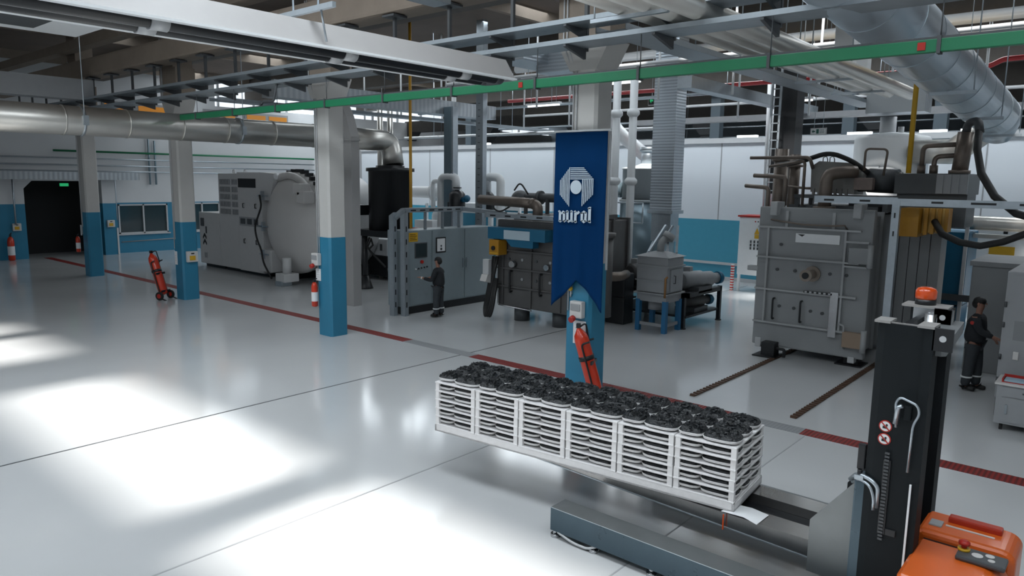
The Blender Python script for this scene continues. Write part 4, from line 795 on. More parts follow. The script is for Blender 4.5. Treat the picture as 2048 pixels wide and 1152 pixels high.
# rack proto
def rack_proto():
    t=thing('rack','x','rack',(0,0,0),local=True)
    m=MB(); m.box(.006,.0,0,BW-.006,DEP,SLAB,.004); T('shelf',m,M_rack,t)
    for (x,y) in ((.01,.006),(BW-.065,.006),(.01,DEP-.06),(BW-.065,DEP-.06)): m=MB(); m.box(x,y,SLAB,x+.055,y+.05,PITCH); T('corner_post',m,M_rack,t)
    return t
DL,DW=.334,.303
def oval(a,b,n=26,p=3.3):
    out=[]
    for i in range(n):
        t=2*math.pi*i/n; c,s=math.cos(t),math.sin(t)
        out.append((a*math.copysign(abs(c)**(2/p),c),b*math.copysign(abs(s)**(2/p),s)))
    return out
def dish_proto(seed,top):
    rnd=random.Random(seed); t=MB(); n=26
    rings=[(.60,0.0),(.84,.004),(.965,.012),(.985,.022),(.95,.023),(.95,.027),(1.0,.029),(1.0,.038),(.955,.038),(.95,.030),(.5,.024)]
    vs=[];fs=[]
    for (k,z) in rings:
        for (x,y) in oval(DL/2*k,DW/2*k,n):
            vs.append((x,y,z))
    for r in range(len(rings)-1):
        for i in range(n): fs.append((r*n+i,r*n+(i+1)%n,(r+1)*n+(i+1)%n,(r+1)*n+i))
    fs.append(tuple(range(n-1,-1,-1))); fs.append(tuple(range((len(rings)-1)*n,len(rings)*n)))
    t.add(vs,fs,True); d=t.build('dish',M_dish,origin=(0,0,0))
    # granules: lumpy mound with many small rocks
    g=MB(); H=.065 if top else .044; nr=9
    vs=[];fs=[]
    for r in range(nr):
        k=.985*(1-r/nr)
        for i,(x,y) in enumerate(oval(DL/2*k,DW/2*k,n)):
            hh=.036+H*.7*(1-k**6)+rnd.uniform(-.006,.008)*(1 if r else 0); vs.append((x+rnd.uniform(-.004,.004),y+rnd.uniform(-.004,.004),hh))
    vs.append((0,0,.04+H*.6))
    for r in range(nr-1):
        for i in range(n): fs.append((r*n+i,r*n+(i+1)%n,(r+1)*n+(i+1)%n,(r+1)*n+i))
    for i in range(n): fs.append(((nr-1)*n+i,(nr-1)*n+(i+1)%n,nr*n))
    g.add(vs,fs,False)
    for q in range(70 if top else 26):
        a=rnd.uniform(0,6.283); k=rnd.uniform(0,.92)**.6; x=DL/2*k*math.cos(a)*.93; y=DW/2*k*math.sin(a)*.93; s=rnd.uniform(.008,.019); z=.038+H*.62*(1-k**6)+s*.15
        pts=[Vector((sx,sy,sz))*s*rnd.uniform(.6,1.1) for sx in (-1,1) for sy in (-1,1) for sz in (-1,1)]
        rot=Matrix.Rotation(rnd.uniform(0,3),3,'Z')@Matrix.Rotation(rnd.uniform(0,3),3,'X'); g.add([rot@p+Vector((x,y,z)) for p in pts],[(0,1,3,2),(4,6,7,5),(0,4,5,1),(2,3,7,6),(0,2,6,4),(1,5,7,3)])
    f=g.build('granules',M_coal,d); f['kind']='stuff'; f.location=(0,0,0)
    return d
racks=rack_proto(); protos=[dish_proto(s,True) for s in range(4)]; protl=[dish_proto(20+s,False) for s in range(3)]
used={}
def place(proto,mw,label,cat,group):
    if proto.name not in used: used[proto.name]=1; o=proto
    else: o=copy_tree(proto)
    o.matrix_world=mw; tag(o,label,cat,group); return o
rr=random.Random(3)
for b in range(NB):
    for k in range(6):
        z=.085+k*PITCH
        o=place(racks,Mr@Matrix.Translation((b*BW+rr.uniform(-.003,.003),rr.uniform(-.004,.004),z)),'white four-post rack, %s, %s stack from the left of the load'%(lay(k),ordn[b]),'rack','white racks on the lift truck')
        if k==5:
            for c in list(o.children):
                if c.name.startswith('corner_post'): bpy.data.objects.remove(c,do_unlink=True)
        for row in range(3):
            if k<5 and b<NB-1 and row==2: continue
            for h in range(2):
                x=b*BW+(.138 if h==0 else .462)+rr.uniform(-.006,.006); y=.012+DW/2+row*.301+rr.uniform(-.006,.006)-(.0 if h else -.008)
                pr_=protos[(b+row+h)%4] if k==5 else protl[(b+k+h)%3]
                mw=Mr@Matrix.Translation((x,y,z+SLAB+(.010 if h else .016)))@Matrix.Rotation((math.pi if rr.random()>.5 else 0)+rr.uniform(-.03,.06),4,'Z')@Matrix.Scale(.82 if h==0 else 1.18,4,(1,0,0))
                place(pr_,mw,'%s oval dish of black granules, %s row, %s, %s rack'%('left-hand' if h==0 else 'right-hand',['front','middle','back'][row],lay(k),ordn[b]),'dish','dishes of black granules')
m=MB(); m.T=Mr; m.add([(LEN-.12,-.03,-.005),(LEN+.26,-.1,-.01),(LEN+.30,.17,-.004),(LEN-.05,.22,-.005),(LEN+.12,-.065,.012),(LEN+.13,.19,.014)],[(0,4,5,3),(4,1,2,5)]); o=tag(m.build('paper_sheet',M_paper),'white paper sheet sticking out under the right end of the load','paper'); so=o.modifiers.new('s','SOLIDIFY'); so.thickness=.002
# ================================================================ LIFT TRUCK
t=thing('pallet_stacker','electric pallet stacker with charcoal mast, steel forks and orange body','lift truck',(-1.3,7,0))
def P(name,m,mats,label=None): return T(name,m,mats,t,label)
YN0,YN1=6.05,6.32; YF0,YF1=7.95,8.25
for (a,b,lb) in ((YN0,YN1,'near'),(YF0,YF1,'far')):
    x0=-4.6 if lb=='near' else -4.4
    m=MB(); m.box(x0,a,.08,-1.2,b,.34,.006); L=P('base_leg',m,M_leg)
    m=MB(); m.box(x0,a,.34,-1.2,a+.006,.346); m.build('edge_strip',M_galv,L)
    m=MB(); m.box(x0,a+.01,.339,-1.6,b-.003,.344); m.build('top_plate',M_carr,L)
    for x in (x0+.04,x0+.55,x0+1.25,x0+2.0,x0+2.8):
        m=MB(); m.cyl((x,a+.05,.0),(x,a+.05,.035),.055,n=16); m.cyl((x,a+.05,.035),(x,a+.05,.09),.03,n=12); m.build('levelling_foot',M_steel,L)
m=MB(); m.tube([(-4.5,6.06,.08),(-4.3,6.05,.03),(-4.1,6.05,.03),(-4.0,6.07,.08)],.015,6,bend=.08); P('loop_handle',m,M_lgrey)
for (a,b) in ((6.7,6.98),(7.35,7.62)):
    m=MB(); m.add([(-6.75,a,.57),(-6.75,b,.57),(-6.75,b,.6),(-6.75,a,.6),(-1.98,a,.42),(-1.98,b,.42),(-1.98,b,.6),(-1.98,a,.6)],[(0,1,2,3),(7,6,5,4),(0,4,5,1),(1,5,6,2),(2,6,7,3),(3,7,4,0)]); F_=P('fork',m,M_polish)
    m=MB(); m.box(-6.7,a-.006,.425,-1.98,a,.435) if 0 else m.bar((-6.7,a-.003,.57),(-1.98,a-.003,.424),.008,.012); m.build('lower_edge',M_galv,F_)
m=MB(); m.box(-6.3,6.985,.44,-1.98,7.345,.5); P('fork_gap_shade',m,M_black)  # black sheet added between the forks, stands in for the floor shadow
m=MB(); m.box(-4.75,6.85,.42,-4.2,7.5,.5); P('cross_bar',m,M_black); m=MB(); m.box(-3.5,6.85,.38,-3.35,7.5,.46); P('cross_bar',m,M_black)
m=MB(); m.box(-1.98,6.6,.36,-1.7,7.75,.62); m.prism([(-2.02,.36),(-1.62,.36),(-1.62,1.38),(-2.02,.86)],'Y',6.58,6.62); P('carriage_plate',m,M_carr,'polished slanted side plate of the fork carriage')
m=MB(); m.box(-1.64,6.45,.3,-1.42,6.72,1.4,.015); P('carriage_box',m,M_leg)
m=MB(); m.prism([(-2.02,.36),(-1.62,.36),(-1.62,1.38),(-2.02,.86)],'Y',7.7,7.74); m.box(-1.7,6.9,.6,-1.6,7.7,1.2); P('carriage_back',m,M_black)
# mast uprights
def upright(y0,y1,name):
    z1=2.79;  xr=-1.18 if name=='near' else -1.26; m=MB(); m.prism([(-1.56,y0+.03),(-1.50,y0),(xr,y0),(xr,y0+.04),(-1.50,y0+.04),(-1.50,y1),(-1.56,y1)],'Z',.1,z1); m.box(xr-.03,y0-.02,.1,xr+.04,y1,z1); return P('mast_channel',m,M_mast)
U=upright(6.42,6.6,'near'); upright(7.52,7.7,'far')
m=MB(); m.box(-1.58,6.40,2.79,-1.46,6.6,2.81); m.box(-1.26,6.38,2.79,-1.14,6.6,2.81); m.box(-1.5,6.43,2.79,-1.2,6.45,2.80); P('top_edge',m,mat('cap_grey',(.30,.29,.28),.5)); m=MB(); m.box(-1.62,7.46,2.79,-1.24,7.7,2.81); P('top_edge',m,mat('cap_grey',(.30,.29,.28),.5))
for z0,z1 in ((2.45,2.7),(1.5,1.6)): m=MB(); m.box(-1.5,6.6,z0,-1.44,7.52,z1); P('cross_member',m,M_mast)
m=MB(); m.box(-1.52,7.46,2.55,-1.2,7.52,2.79); m.cyl((-1.36,7.4,.9),(-1.36,7.4,2.75),.05,n=16); P('lift_cylinder',m,M_steel)
m=MB(); m.prism([(-1.29,6.5),(-1.10,6.5),(-1.07,6.54),(-1.15,7.75),(-1.38,7.75)],'Z',2.56,2.66); P('top_bracket',m,mat('bracket_grey',(.17,.18,.185),.4))
for y,xl in ((6.40,-1.08),(7.46,-1.28)):
    m=MB(); m.box(xl-.07,y,2.62,xl+.07,y+.03,2.8); E_=P('lug_plate',m,M_black); m=MB(); m.cyl((xl,y-.005,2.72),(xl,y+.0,2.72),.025,n=14); m.build('lug_hole',M_lgrey,E_)
t3=thing('warning_beacon','amber warning beacon on top of the lift truck mast','beacon',(-1.45,7.58,2.81))
m=MB(); m.cyl((-1.45,7.58,2.81),(-1.45,7.58,2.86),.088,n=28); T('base',m,M_black,t3)
m=MB(); m.lathe([(.085,0),(.09,.02),(.09,.075),(.075,.1),(.04,.112),(.01,.114)],(-1.45,7.58,2.86),n=28); T('lens',m,M_amber,t3)
# chain slot, hoses, gauge strip, decals
m=MB(); m.box(-1.42,6.405,1.0,-1.36,6.42,1.65,.01); m.box(-1.36,6.408,1.0,-1.28,6.42,1.06,.01); P('slot',m,M_black)
m=MB()
for k in range(26): m.box(-1.41,6.395,.95+k*.03,-1.375,6.41,.967+k*.03)
P('chain',m,M_dgrey)
m=MB(); m.box(-1.3,6.385,2.02,-1.245,6.42,2.14,.01); P('hose_guard',m,M_mast)
m=MB(); m.tube([(-1.345,6.38,1.95),(-1.36,6.37,2.16),(-1.33,6.37,2.21),(-1.2,6.36,2.17),(-1.18,6.36,2.1),(-1.22,6.36,2.0),(-1.23,6.37,1.6)],.01,8,bend=.04); m.tube([(-1.35,6.37,1.98),(-1.34,6.37,2.12),(-1.31,6.37,2.14)],.02,8); P('hose',m,M_galv)
m=MB(); m.box(-1.205,6.37,.75,-1.19,6.385,1.5); P('gauge_strip',m,M_pipe)
m=MB(); m.tube([(-1.7,6.55,1.35),(-1.62,6.45,1.46),(-1.5,6.4,1.45),(-1.44,6.4,1.4),(-1.44,6.4,1.22)],.018,8,bend=.06); m.tube([(-1.68,6.55,1.33),(-1.6,6.43,1.42),(-1.5,6.38,1.41),(-1.46,6.38,1.3),(-1.46,6.38,1.2)],.012,8,bend=.06); m.box(-1.63,6.4,1.42,-1.56,6.46,1.46); P('hose',m,M_galv)
m=MB(); m.box(-1.63,6.44,1.5,-1.57,6.5,1.72,.01); m.cyl((-1.6,6.44,1.46),(-1.6,6.44,1.5),.02,n=8); P('limit_switch',m,M_black)
for z in (1.93,1.82):
    m=MB(); m.cyl((-1.43,6.42,z),(-1.43,6.414,z),.05,n=28); m.m=1; m.cyl((-1.43,6.4145,z),(-1.43,6.412,z),.041,n=28); m.m=0; m.bar((-1.46,6.411,z+.03),(-1.40,6.411,z-.03),.003,.01); m.m=2
    m.cyl((-1.42,6.4122,z+.012),(-1.42,6.411,z+.012),.009,n=12); m.box(-1.45,6.411,z-.02,-1.415,6.4122,z+.002)
    P('prohibition_sticker',m,[M_red,M_paper,M_black],'round red and white prohibition sticker')
m=MB(); m.box(-1.6,6.1,.1,-1.04,8.1,.36); m.cyl((-1.62,6.5,.1),(-1.62,6.5,.36),.03,n=10); P('base_frame',m,M_mast)
# orange body
def hump(y0,y1,x0,x1,z0,z1,r,m):
    prof=[(x0,z0)]
    prof+= [(x0,z1-.03),(x0+.03,z1)]
    for k in range(7):
        a=math.pi/2*(1-k/6); prof.append((x1-r+r*math.cos(a),z1-r*.8+r*.8*math.sin(a)))
    prof.append((x1,z0)); m.prism(prof,'Y',y0,y1)
m=MB(); hump(6.82,7.32,-1.2,-.48,.1,.97,.12,m); o=P('rear_cover',m,M_orange); bv=o.modifiers.new('b','BEVEL'); bv.width=.05; bv.segments=3; bv.limit_method='ANGLE'; bv.angle_limit=R(50)
m=MB(); hump(5.95,6.76,-1.16,-.5,.1,.93,.2,m); o=P('front_cover',m,M_orange); bv=o.modifiers.new('b','BEVEL'); bv.width=.08; bv.segments=4; bv.limit_method='ANGLE'; bv.angle_limit=R(50)
m=MB(); m.box(-1.14,6.7,.1,-.55,6.86,.9); P('cover_gap',m,M_black)
m=MB(); m.box(-1.02,7.12,.96,-.62,7.22,1.02,.015); P('ridge',m,M_orred,'dark red ridge on the orange cover')
m=MB(); m.box(-1.02,7.02,.97,-.66,7.04,.978); P('pale_strip',m,M_tankw)
m=MB(); m.box(-1.14,6.95,.965,-1.04,7.08,.985,.008); P('hatch',m,M_mgrey)
m=MB(); m.box(-.86,6.5,.93,-.52,6.72,.97,.02); H=P('control_panel',m,M_dgrey)
m=MB(); m.cyl((-.82,6.64,.97),(-.82,6.64,.99),.045,n=18); m.build('yellow_collar',M_yel,H); m=MB(); m.cyl((-.82,6.64,.99),(-.82,6.64,1.02),.02,n=12); m.lathe([(.02,0),(.042,.01),(.042,.03),(.02,.045)],(-.82,6.64,1.01),n=18); m.build('stop_button',M_red,H)
for (x,y,r) in ((-.72,6.6,.04),(-.64,6.65,.032),(-.62,6.57,.025)): m=MB(); m.cyl((x,y,.97),(x,y,.976),r,n=18); m.build('gauge',M_tankw,H)
m=MB()
for (x,y) in ((-.75,6.3),(-.75,7.05)): m.cyl((x,y,.12),(x,y+.1,.12),.12,n=20)
P('drive_wheel',m,M_rubber)
m=MB(); m.cyl((-4.0+.95,6.69,.36),(-3.05,6.69,.6),.008,n=6)
m=MB(); m.bar((-2.88,6.66,.44),(-2.88,6.66,.6),.012,.012); P('orange_strap',m,M_amber)
# ================================================================ PEOPLE
def skin_mesh(name,nodes,edges,mats,parent,lv=2,root=0):
    me=bpy.data.meshes.new(name); bm=bmesh.new(); lay_=bm.verts.layers.skin.verify(); vs=[]
    for i,(p,r) in enumerate(nodes):
        v=bm.verts.new(p); r=(r,r) if not hasattr(r,'__len__') else r; v[lay_].radius=r; v[lay_].use_root=(i==root); vs.append(v)
    for a,b in edges: bm.edges.new((vs[a],vs[b]))
    bm.to_mesh(me); bm.free(); me.materials.append(mats)
    o=bpy.data.objects.new(name,me); COL.objects.link(o)
    s=o.modifiers.new('skin','SKIN'); s.use_smooth_shade=True; s.branch_smoothing=.6
    ss=o.modifiers.new('sub','SUBSURF'); ss.levels=lv; ss.render_levels=lv
    bpy.context.view_layer.update(); dg=bpy.context.evaluated_depsgraph_get(); ev=o.evaluated_get(dg); nm=bpy.data.meshes.new_from_object(ev)
    nm.materials.clear(); nm.materials.append(mats); nm.polygons.foreach_set('use_smooth',[True]*len(nm.polygons))
    o.modifiers.clear(); o.data=nm; 
    if parent: o.parent=parent
    return o
def person(loc,rz,label,H,armL,armR,stride,head_yaw,bald=False):
    """faces local +X; left = +Y. arms: list of shoulder, elbow, wrist positions"""
    root=thing('person',label,'person',loc,rz=rz,local=True)
    k=H/1.75; V=lambda x,y,z: Vector((x*k,y*k,z*k))
    hips=.93; nodes=[];edges=[]
    def n(p,r): nodes.append((p,(r[0]*k,r[1]*k) if hasattr(r,'__len__') else r*k)); return len(nodes)-1
    pel=n(V(0,0,hips),(.10,.115)); wa=n(V(.0,0,1.08),(.10,.12)); ch=n(V(.01,0,1.27),(.11,.15)); sh=n(V(0,0,1.40),(.07,.10)); nk=n(V(.01,0,1.49),.055); hb=n(V(.035,0,1.57),(.078,.07)); hc=n(V(.03,0,1.66),(.098,.078)); ht=n(V(.015,0,1.72),(.065,.055))
    edges+=[(pel,wa),(wa,ch),(ch,sh),(sh,nk),(nk,hb),(hb,hc),(hc,ht)]
    hands=[]
    for sgn,arm in ((1,armL),(-1,armR)):
        s=n(V(0,sgn*.17,1.38),.05); e=n(V(*arm[0]),.04); w=n(V(*arm[1]),.032); edges+=[(sh,s),(s,e),(e,w)]
        d=(V(*arm[1])-V(*arm[0])).normalized(); pm=V(*arm[1])+d*.07*k; pa=n(pm,(.038,.02)); edges.append((w,pa)); side=d.cross(Vector((0,0,1))).normalized(); up=side.cross(d).normalized()
        for q,L in ((-.03,.065),(-.01,.08),(.01,.075),(.03,.06)):
            b=pm+side*q*k+d*.025*k; a1=n(b,.0095); a2=n(b+d*L*.5*k-up*.008*k,.009); a3=n(b+d*L*k-up*.03*k,.008); edges+=[(pa,a1),(a1,a2),(a2,a3)]
        th=n(pm-side*sgn*.035*k-d*.02*k,.011); t2=n(pm-side*sgn*.06*k+d*.02*k-up*.01*k,.009); edges+=[(pa,th),(th,t2)]
    for sgn,(kx,fx) in ((1,stride[0]),(-1,stride[1])):
        h=n(V(0,sgn*.09,.88),.08); kn=n(V(kx,sgn*.105,.50),.05); an=n(V(fx,sgn*.11,.10),.035); toe=n(V(fx+.12,sgn*.12,.05),(.025,.02)); edges+=[(pel,h),(h,kn),(kn,an),(an,toe)]
    body=skin_mesh('body',nodes,edges,M_skin,root)
    # face
    f=MB(); 
    for s_ in (-1,1): f.sphere((.118*k,s_*.032*k,1.665*k),.010*k,.014*k,.008*k,8,6)
    f.m=1; f.add([V(.115,-.014,1.64),V(.115,.014,1.64),V(.148,0,1.635),V(.118,0,1.68)],[(0,1,2),(0,2,3),(1,3,2)]); f.box(.112*k,-.025*k,1.598*k,.12*k,.025*k,1.606*k)
    for s_ in (-1,1): f.sphere((.02*k,s_*.082*k,1.645*k),.022*k,.01*k,.032*k,8,6)
    fo=f.build('face',[M_black,M_skin],body)
    # hair
    hr=MB(); hr.sphere((.012*k,0,1.69*k),.108*k,.09*k,.085*k,20,12); hr.sphere((-.03*k,0,1.64*k),.078*k,.084*k,.09*k,16,10); hr.build('hair',M_hair,body)
    # workwear: jacket + trousers grown over the same skeleton
    jn=[];je=[]
    def a(p,r): jn.append((p,(r[0]*k,r[1]*k) if hasattr(r,'__len__') else r*k)); return len(jn)-1
    p0=a(V(-.01,0,.86),(.16,.19)); p1=a(V(0,0,1.08),(.18,.205)); p2=a(V(.01,0,1.28),(.17,.215)); p3=a(V(0,0,1.41),(.12,.16)); p4=a(V(.0,0,1.49),(.075,.075)); je+=[(p0,p1),(p1,p2),(p2,p3),(p3,p4)]
    for sgn,arm in ((1,armL),(-1,armR)):
        s=a(V(0,sgn*.18,1.39),.085); e=a(V(*arm[0]),.066); w=a(V(*arm[0])+(V(*arm[1])-V(*arm[0]))*.88,.05); je+=[(p3,s),(s,e),(e,w)]
    j=skin_mesh('jacket',jn,je,M_navy,root)
    jn=[];je=[]
    q0=a(V(0,0,1.0),(.15,.165))
    for sgn,(kx,fx) in ((1,stride[0]),(-1,stride[1])):
        h=a(V(0,sgn*.095,.84),.13); kn=a(V(kx,sgn*.108,.48),.10); an=a(V(fx,sgn*.112,.07),.082); je+=[(q0,h),(h,kn),(kn,an)]
    tr=skin_mesh('trousers',jn,je,M_navy2,root)
    for sgn,(kx,fx) in ((1,stride[0]),(-1,stride[1])):
        c=V(kx+(fx-kx)*.62,sgn*.111,.25); m=MB(); m.cyl(c,c+Vector((0,0,.03*k)),.098*k,n=20); bnd=m.build('reflective_band',M_refl,tr)
        jn=[];je=[]; b0=a(V(fx-.01,sgn*.112,.13),.075); b1=a(V(fx+.07,sgn*.12,.06),(.065,.055)); b2=a(V(fx+.18,sgn*.13,.05),(.058,.042)); b3=a(V(fx-.05,sgn*.112,.05),(.055,.05)); je+=[(b0,b1),(b1,b2),(b0,b3)]
        skin_mesh('boot',jn,je,M_rubber,root,lv=1)
    return root,body,k
pr1,b1,k1=person((-14.92,14.15,0),R(200),'man in charcoal workwear reaching to the control cabinet panel',1.70,
    [(.10,.25,1.10),(.40,.24,1.16)],[(.10,-.25,1.12),(.34,-.2,1.12)],((.03,.02),(.0,-.04)),0)
m=MB(); m.T=Matrix.Diagonal((k1,k1,k1,1)); m.tube([(.40,.24,1.155),(.44,.24,1.157)],.04,12); m.build('glove_cuff',M_glove,pr1)
pr2,b2,k2=person((-2.2,16.2,0),R(-8),'man in dark workwear with arm badge facing the cabinets at the right edge',1.80,
    [(.02,.25,1.15),(.2,.22,1.02)],[(.14,-.24,1.16),(.38,-.2,1.08)],((.05,.05),(-.02,-.06)),0)
m=MB(); m.cyl((-.0,-.262,1.35),(-.0,-.268,1.35),.035,n=14); m.build('arm_badge',M_red,pr2)
# ================================================================ OVERHEAD SERVICES AND BACKGROUND
def hang(o,pts):
    for (x,y,z) in pts: m=MB(); m.cyl((x,y,z),(x,y,ROOF),.012,n=6); m.build('hanger',M_galv,o)
    return o
def pipe(name,pts,r,mm,label,cat='pipe',group=None,bend=0,n=12):
    m=MB(); m.tube(pts,r,n,bend=bend); o=tag(m.build(name,mm),label,cat,group)
    a,b=Vector(pts[0]),Vector(pts[-1])
    if len(pts)<5 and abs(a.z-b.z)<.4 and a.z>5.3 and (a-b).length>5: hang(o,[tuple(a.lerp(b,k)) for k in (.15,.5,.85)])
    return o
# three clad pipes + tray running away at the top right
for i,x in enumerate((-4.85,-5.25,-5.65)):
    pipe('service_pipe',[(x,6.5,6.22+.03*i),(x,21.2-.5*i,6.22+.03*i)],.15,M_alu,['right-hand','middle','left-hand'][i]+' one of three parallel silver pipes overhead right of the banner','pipe','three parallel silver overhead pipes',n=18)
t=thing('pipe_support','slotted strut supports under the three parallel silver pipes','bracket',(-5.5,13,6.1))
for y in (8.7,13.5,16.5,19.0): m=MB(); m.box(-6.1,y-.03,6.06,-4.9,y+.03,6.11); m.cyl((-6.05,y,6.1),(-6.05,y,9.1),.012,n=6); m.cyl((-4.95,y,6.1),(-4.95,y,9.1),.012,n=6); T('strut',m,M_galv,t)
def tray_y(x0,x1,z,y0,y1,label):
    m=MB(); m.box(x0,y0,z,x1,y1,z+.012); m.box(x0-.006,y0,z,x0+.006,y1,z+.1); m.box(x1-.006,y0,z,x1+.006,y1,z+.1); return hang(tag(m.build('cable_tray',M_tray),label,'cable tray'),[((x0+x1)/2,y0+(y1-y0)*k,z) for k in (.2,.8)])
tray_y(-6.85,-6.3,6.2,9.9,24,'cable tray running away from the camera left of the silver pipes')
tray_y(-9.9,-9.5,6.9,5.5,9.3,'short cable tray joining the cross trays from the top centre')
tray_y(-21.5,-21.0,6.1,11,27,'cable tray running back above the silver left duct')
# white pipes and lights across the back bays
for i,(y,z,r) in enumerate(((21.0,7.9,.14),(21.35,7.65,.11),(21.7,7.45,.09))):
    pipe('insulated_pipe',[(-18,y,z),(4,y,z)],r,M_pipe,['top and thickest','middle','lowest and thinnest'][i]+' of the white insulated pipes under the far roof','pipe','white insulated pipes under the roof',n=16)
for i,(x,y,z) in enumerate(((-2.6,18.6,7.0),(-13,20.2,7.0),(-30,24,7.2),(-9.2,24.5,6.6),(-17.5,22,6.7))):
    t=thing('strip_light',['fluorescent strip light beside the huge duct at upper right','fluorescent strip light above the banner emblem column','fluorescent strip light at far left under the roof','fluorescent strip light above the exit sign','fluorescent strip light above the white pipes'][i],'light',(x,y,z))
    m=MB(); m.box(x-.8,y-.09,z,x+.8,y+.09,z+.07,.01); T('housing',m,M_pipe,t); m=MB(); m.cyl((x-.75,y,z-.03),(x+.75,y,z-.03),.03,n=10); T('tube',m,M_lamp,t)
    for dx in (-.6,.6): m=MB(); m.cyl((x+dx,y,z+.07),(x+dx,y,ROOF),.008,n=5); T('cable',m,M_galv,t)
pipe('sprinkler_pipe',[(-21,24,7.2),(-3.6,24,7.15),(-3.3,24,7.3),(6,24,7.32)],.07,M_redp,'red sprinkler pipe crossing the hall behind the silver ducts','pipe',bend=.1)
pipe('sprinkler_pipe',[(-14.4,23.2,7.2),(-14.4,23.2,0)],.05,M_redp,'thin vertical red pipe beside the white risers')
m=MB(); m.box(-11,20.2,7.1,-2.5,20.5,7.15); tag(m.build('cable_tray',M_yel),'yellow cable tray under the white insulated pipes','cable tray')
pipe('gas_pipe',[(-3.8,17,4.15),(-3.8,17,8.8)],.05,M_yel,'yellow vertical gas pipe in front of the white tank')
pipe('gas_pipe',[(-17,14.96,0),(-17,14.96,8.6)],.045,mat('amber_pipe',(.50,.26,.02),.45),'amber vertical gas pipe beside the black drum')
pipe('gas_pipe',[(-10.2,14.5,8.1),(-6,14.5,8.1),(-6,14.5,8.8)],.05,M_yel,'yellow pipe under the roof at the top centre',bend=.1)
# vertical ducts
t=thing('riser_duct','wide ribbed galvanised duct coming down behind the banner to the blue-legged box','duct',(-11,20,0))
m=MB(); m.box(-11.45,19.7,2.95,-10.7,20.3,8.8); T('ribbed_shaft',m,M_cordu,t)
m=MB(); m.prism([(-11.5,2.95),(-10.65,2.95),(-10.65,3.05),(-11.5,3.05)],'Y',19.65,20.35); m.box(-11.4,19.75,2.1,-10.75,20.25,2.95); T('hood',m,M_galv,t)
m=MB(); m.bar((-11.3,19.9,2.2),(-11.6,19.6,1.3),.08); m.bar((-10.9,19.9,2.2),(-10.7,19.6,1.3),.08); T('legs',m,M_galv,t)
m=MB(); m.box(-19.85,19.1,1.9,-19.5,19.4,6.5); m.m=1; m.box(-19.5,19.12,1.9,-19.4,19.38,6.5); tag(m.build('riser_duct',[M_tankg,M_galv]),'slim blue-grey vertical duct left of the white riser pipe','duct')
m=MB(); m.box(-17.75,18.6,0,-17.42,18.8,ROOF); m.m=1
for k in range(24): m.box(-17.65,18.595,1.4+k*.22,-17.55,18.6,1.42+k*.22)
tag(m.build('cable_ladder',[M_galv,M_dgrey]),'vertical perforated cable ladder rising behind the control cabinet','cable tray')
rp=[(-20.75,20.5,.0,7.4,.09),(-22.42,18.2,0,7.0,.11),(-21.83,18.2,0,7.0,.11)]
for i,(x,y,z0,z1,r) in enumerate(rp): pipe('riser_pipe',[(x,y,z0),(x,y,z1)],r,M_alu if i else M_pipe,['white riser pipe just left of the perforated cable ladder','left one of two silver risers behind the duct elbow','right one of two silver risers behind the duct elbow'][i],n=14)
for i,(x) in enumerate((-12.3,-11.72)):
    t=thing('riser_pipe','%s of the two flanged white risers right of the banner top'%['left one','right one'][i],'pipe',(x,19,3.3)); m=MB(); m.cyl((x,19,0),(x,19,6.95),.12,n=16); T('pipe_run',m,M_pipe,t)
    for z in (3.9,5.9): m=MB(); m.lathe([(.12,-.12),(.19,-.04),(.19,.04),(.12,.12)],(x,19,z),n=16); T('flange',m,M_pipe,t)
pipe('riser_pipe',[(-10.2,25.75,2.76),(-10.3,25.75,7.6)],.16,M_lgrey,'thick pale vertical pipe left of the grey furnace pipes',n=18)
t=thing('service_tower','dark upright ladder frame and black duct rising behind the grey furnace pipes','duct',(-7,21,0))
m=MB(); m.box(-8.5,21.5,3.6,-7.85,22.1,7.6); T('black_duct',m,M_black,t)
m=MB()
for x in (-8.45,-8.2): m.box(x-.03,21.15,0,x+.03,21.2,7.3)
for k in range(16): m.box(-8.45,21.15,3.2+k*.24,-8.2,21.19,3.23+k*.24)
T('ladder',m,M_galv,t)
pipe('sloping_duct',[(-15.6,23.6,6.2),(-15.1,23.6,5.65),(-13.3,23.6,4.35),(-13.2,23.6,4.2)],.24,M_pipe,'thick white duct sloping down to the blue-grey tank','duct',n=18,bend=.3)
# rectangular ducts
m=MB(); m.box(-20.6,12.2,6.25,-19.9,22,6.75); hang(m.build('rectangular_duct',M_rect),[(-20.3,14,6.75),(-20.3,19,6.75)]); tag(bpy.data.objects['rectangular_duct'],'ribbed rectangular duct high behind the third column','duct')
m=MB(); m.box(-12.6,15.5,6.7,-10.9,16.5,7.25); m.box(-13.2,14.5,6.9,-12.2,16.8,7.25); hang(tag(m.build('rectangular_duct',M_cordu),'white ribbed duct branch right of the banner column top','duct'),[(-12,16,7.25),(-11.2,16,7.25)])
m=MB(); m.box(-9.5,17.5,6.3,-9.1,27,6.6); hang(tag(m.build('rectangular_duct',M_galv),'narrow grey duct crossing behind the green busbar, right of centre','duct'),[(-9.3,20,6.6),(-9.3,25,6.6)])
m=MB(); m.box(-16,26.2,6.15,3,26.6,6.35); hang(tag(m.build('rectangular_duct',M_mgrey),'long flat grey duct above the white partition','duct'),[(-14,26.4,6.35),(-7,26.4,6.35),(0,26.4,6.35)])
m=MB(); m.box(-2.6,17.0,5.4+.6,-1.3,17.1,6.1); 
m=MB(); m.box(-6.3,22.6,5.9,-4.8,23.4,7.0); tag(m.build('rectangular_duct',M_rect),'box duct dropping in front of the far girder at right','duct')
t=thing('white_stack','pair of white rectangular stacks rising from the silver pipes near the big duct','duct',(-5.2,17.2,6.3))
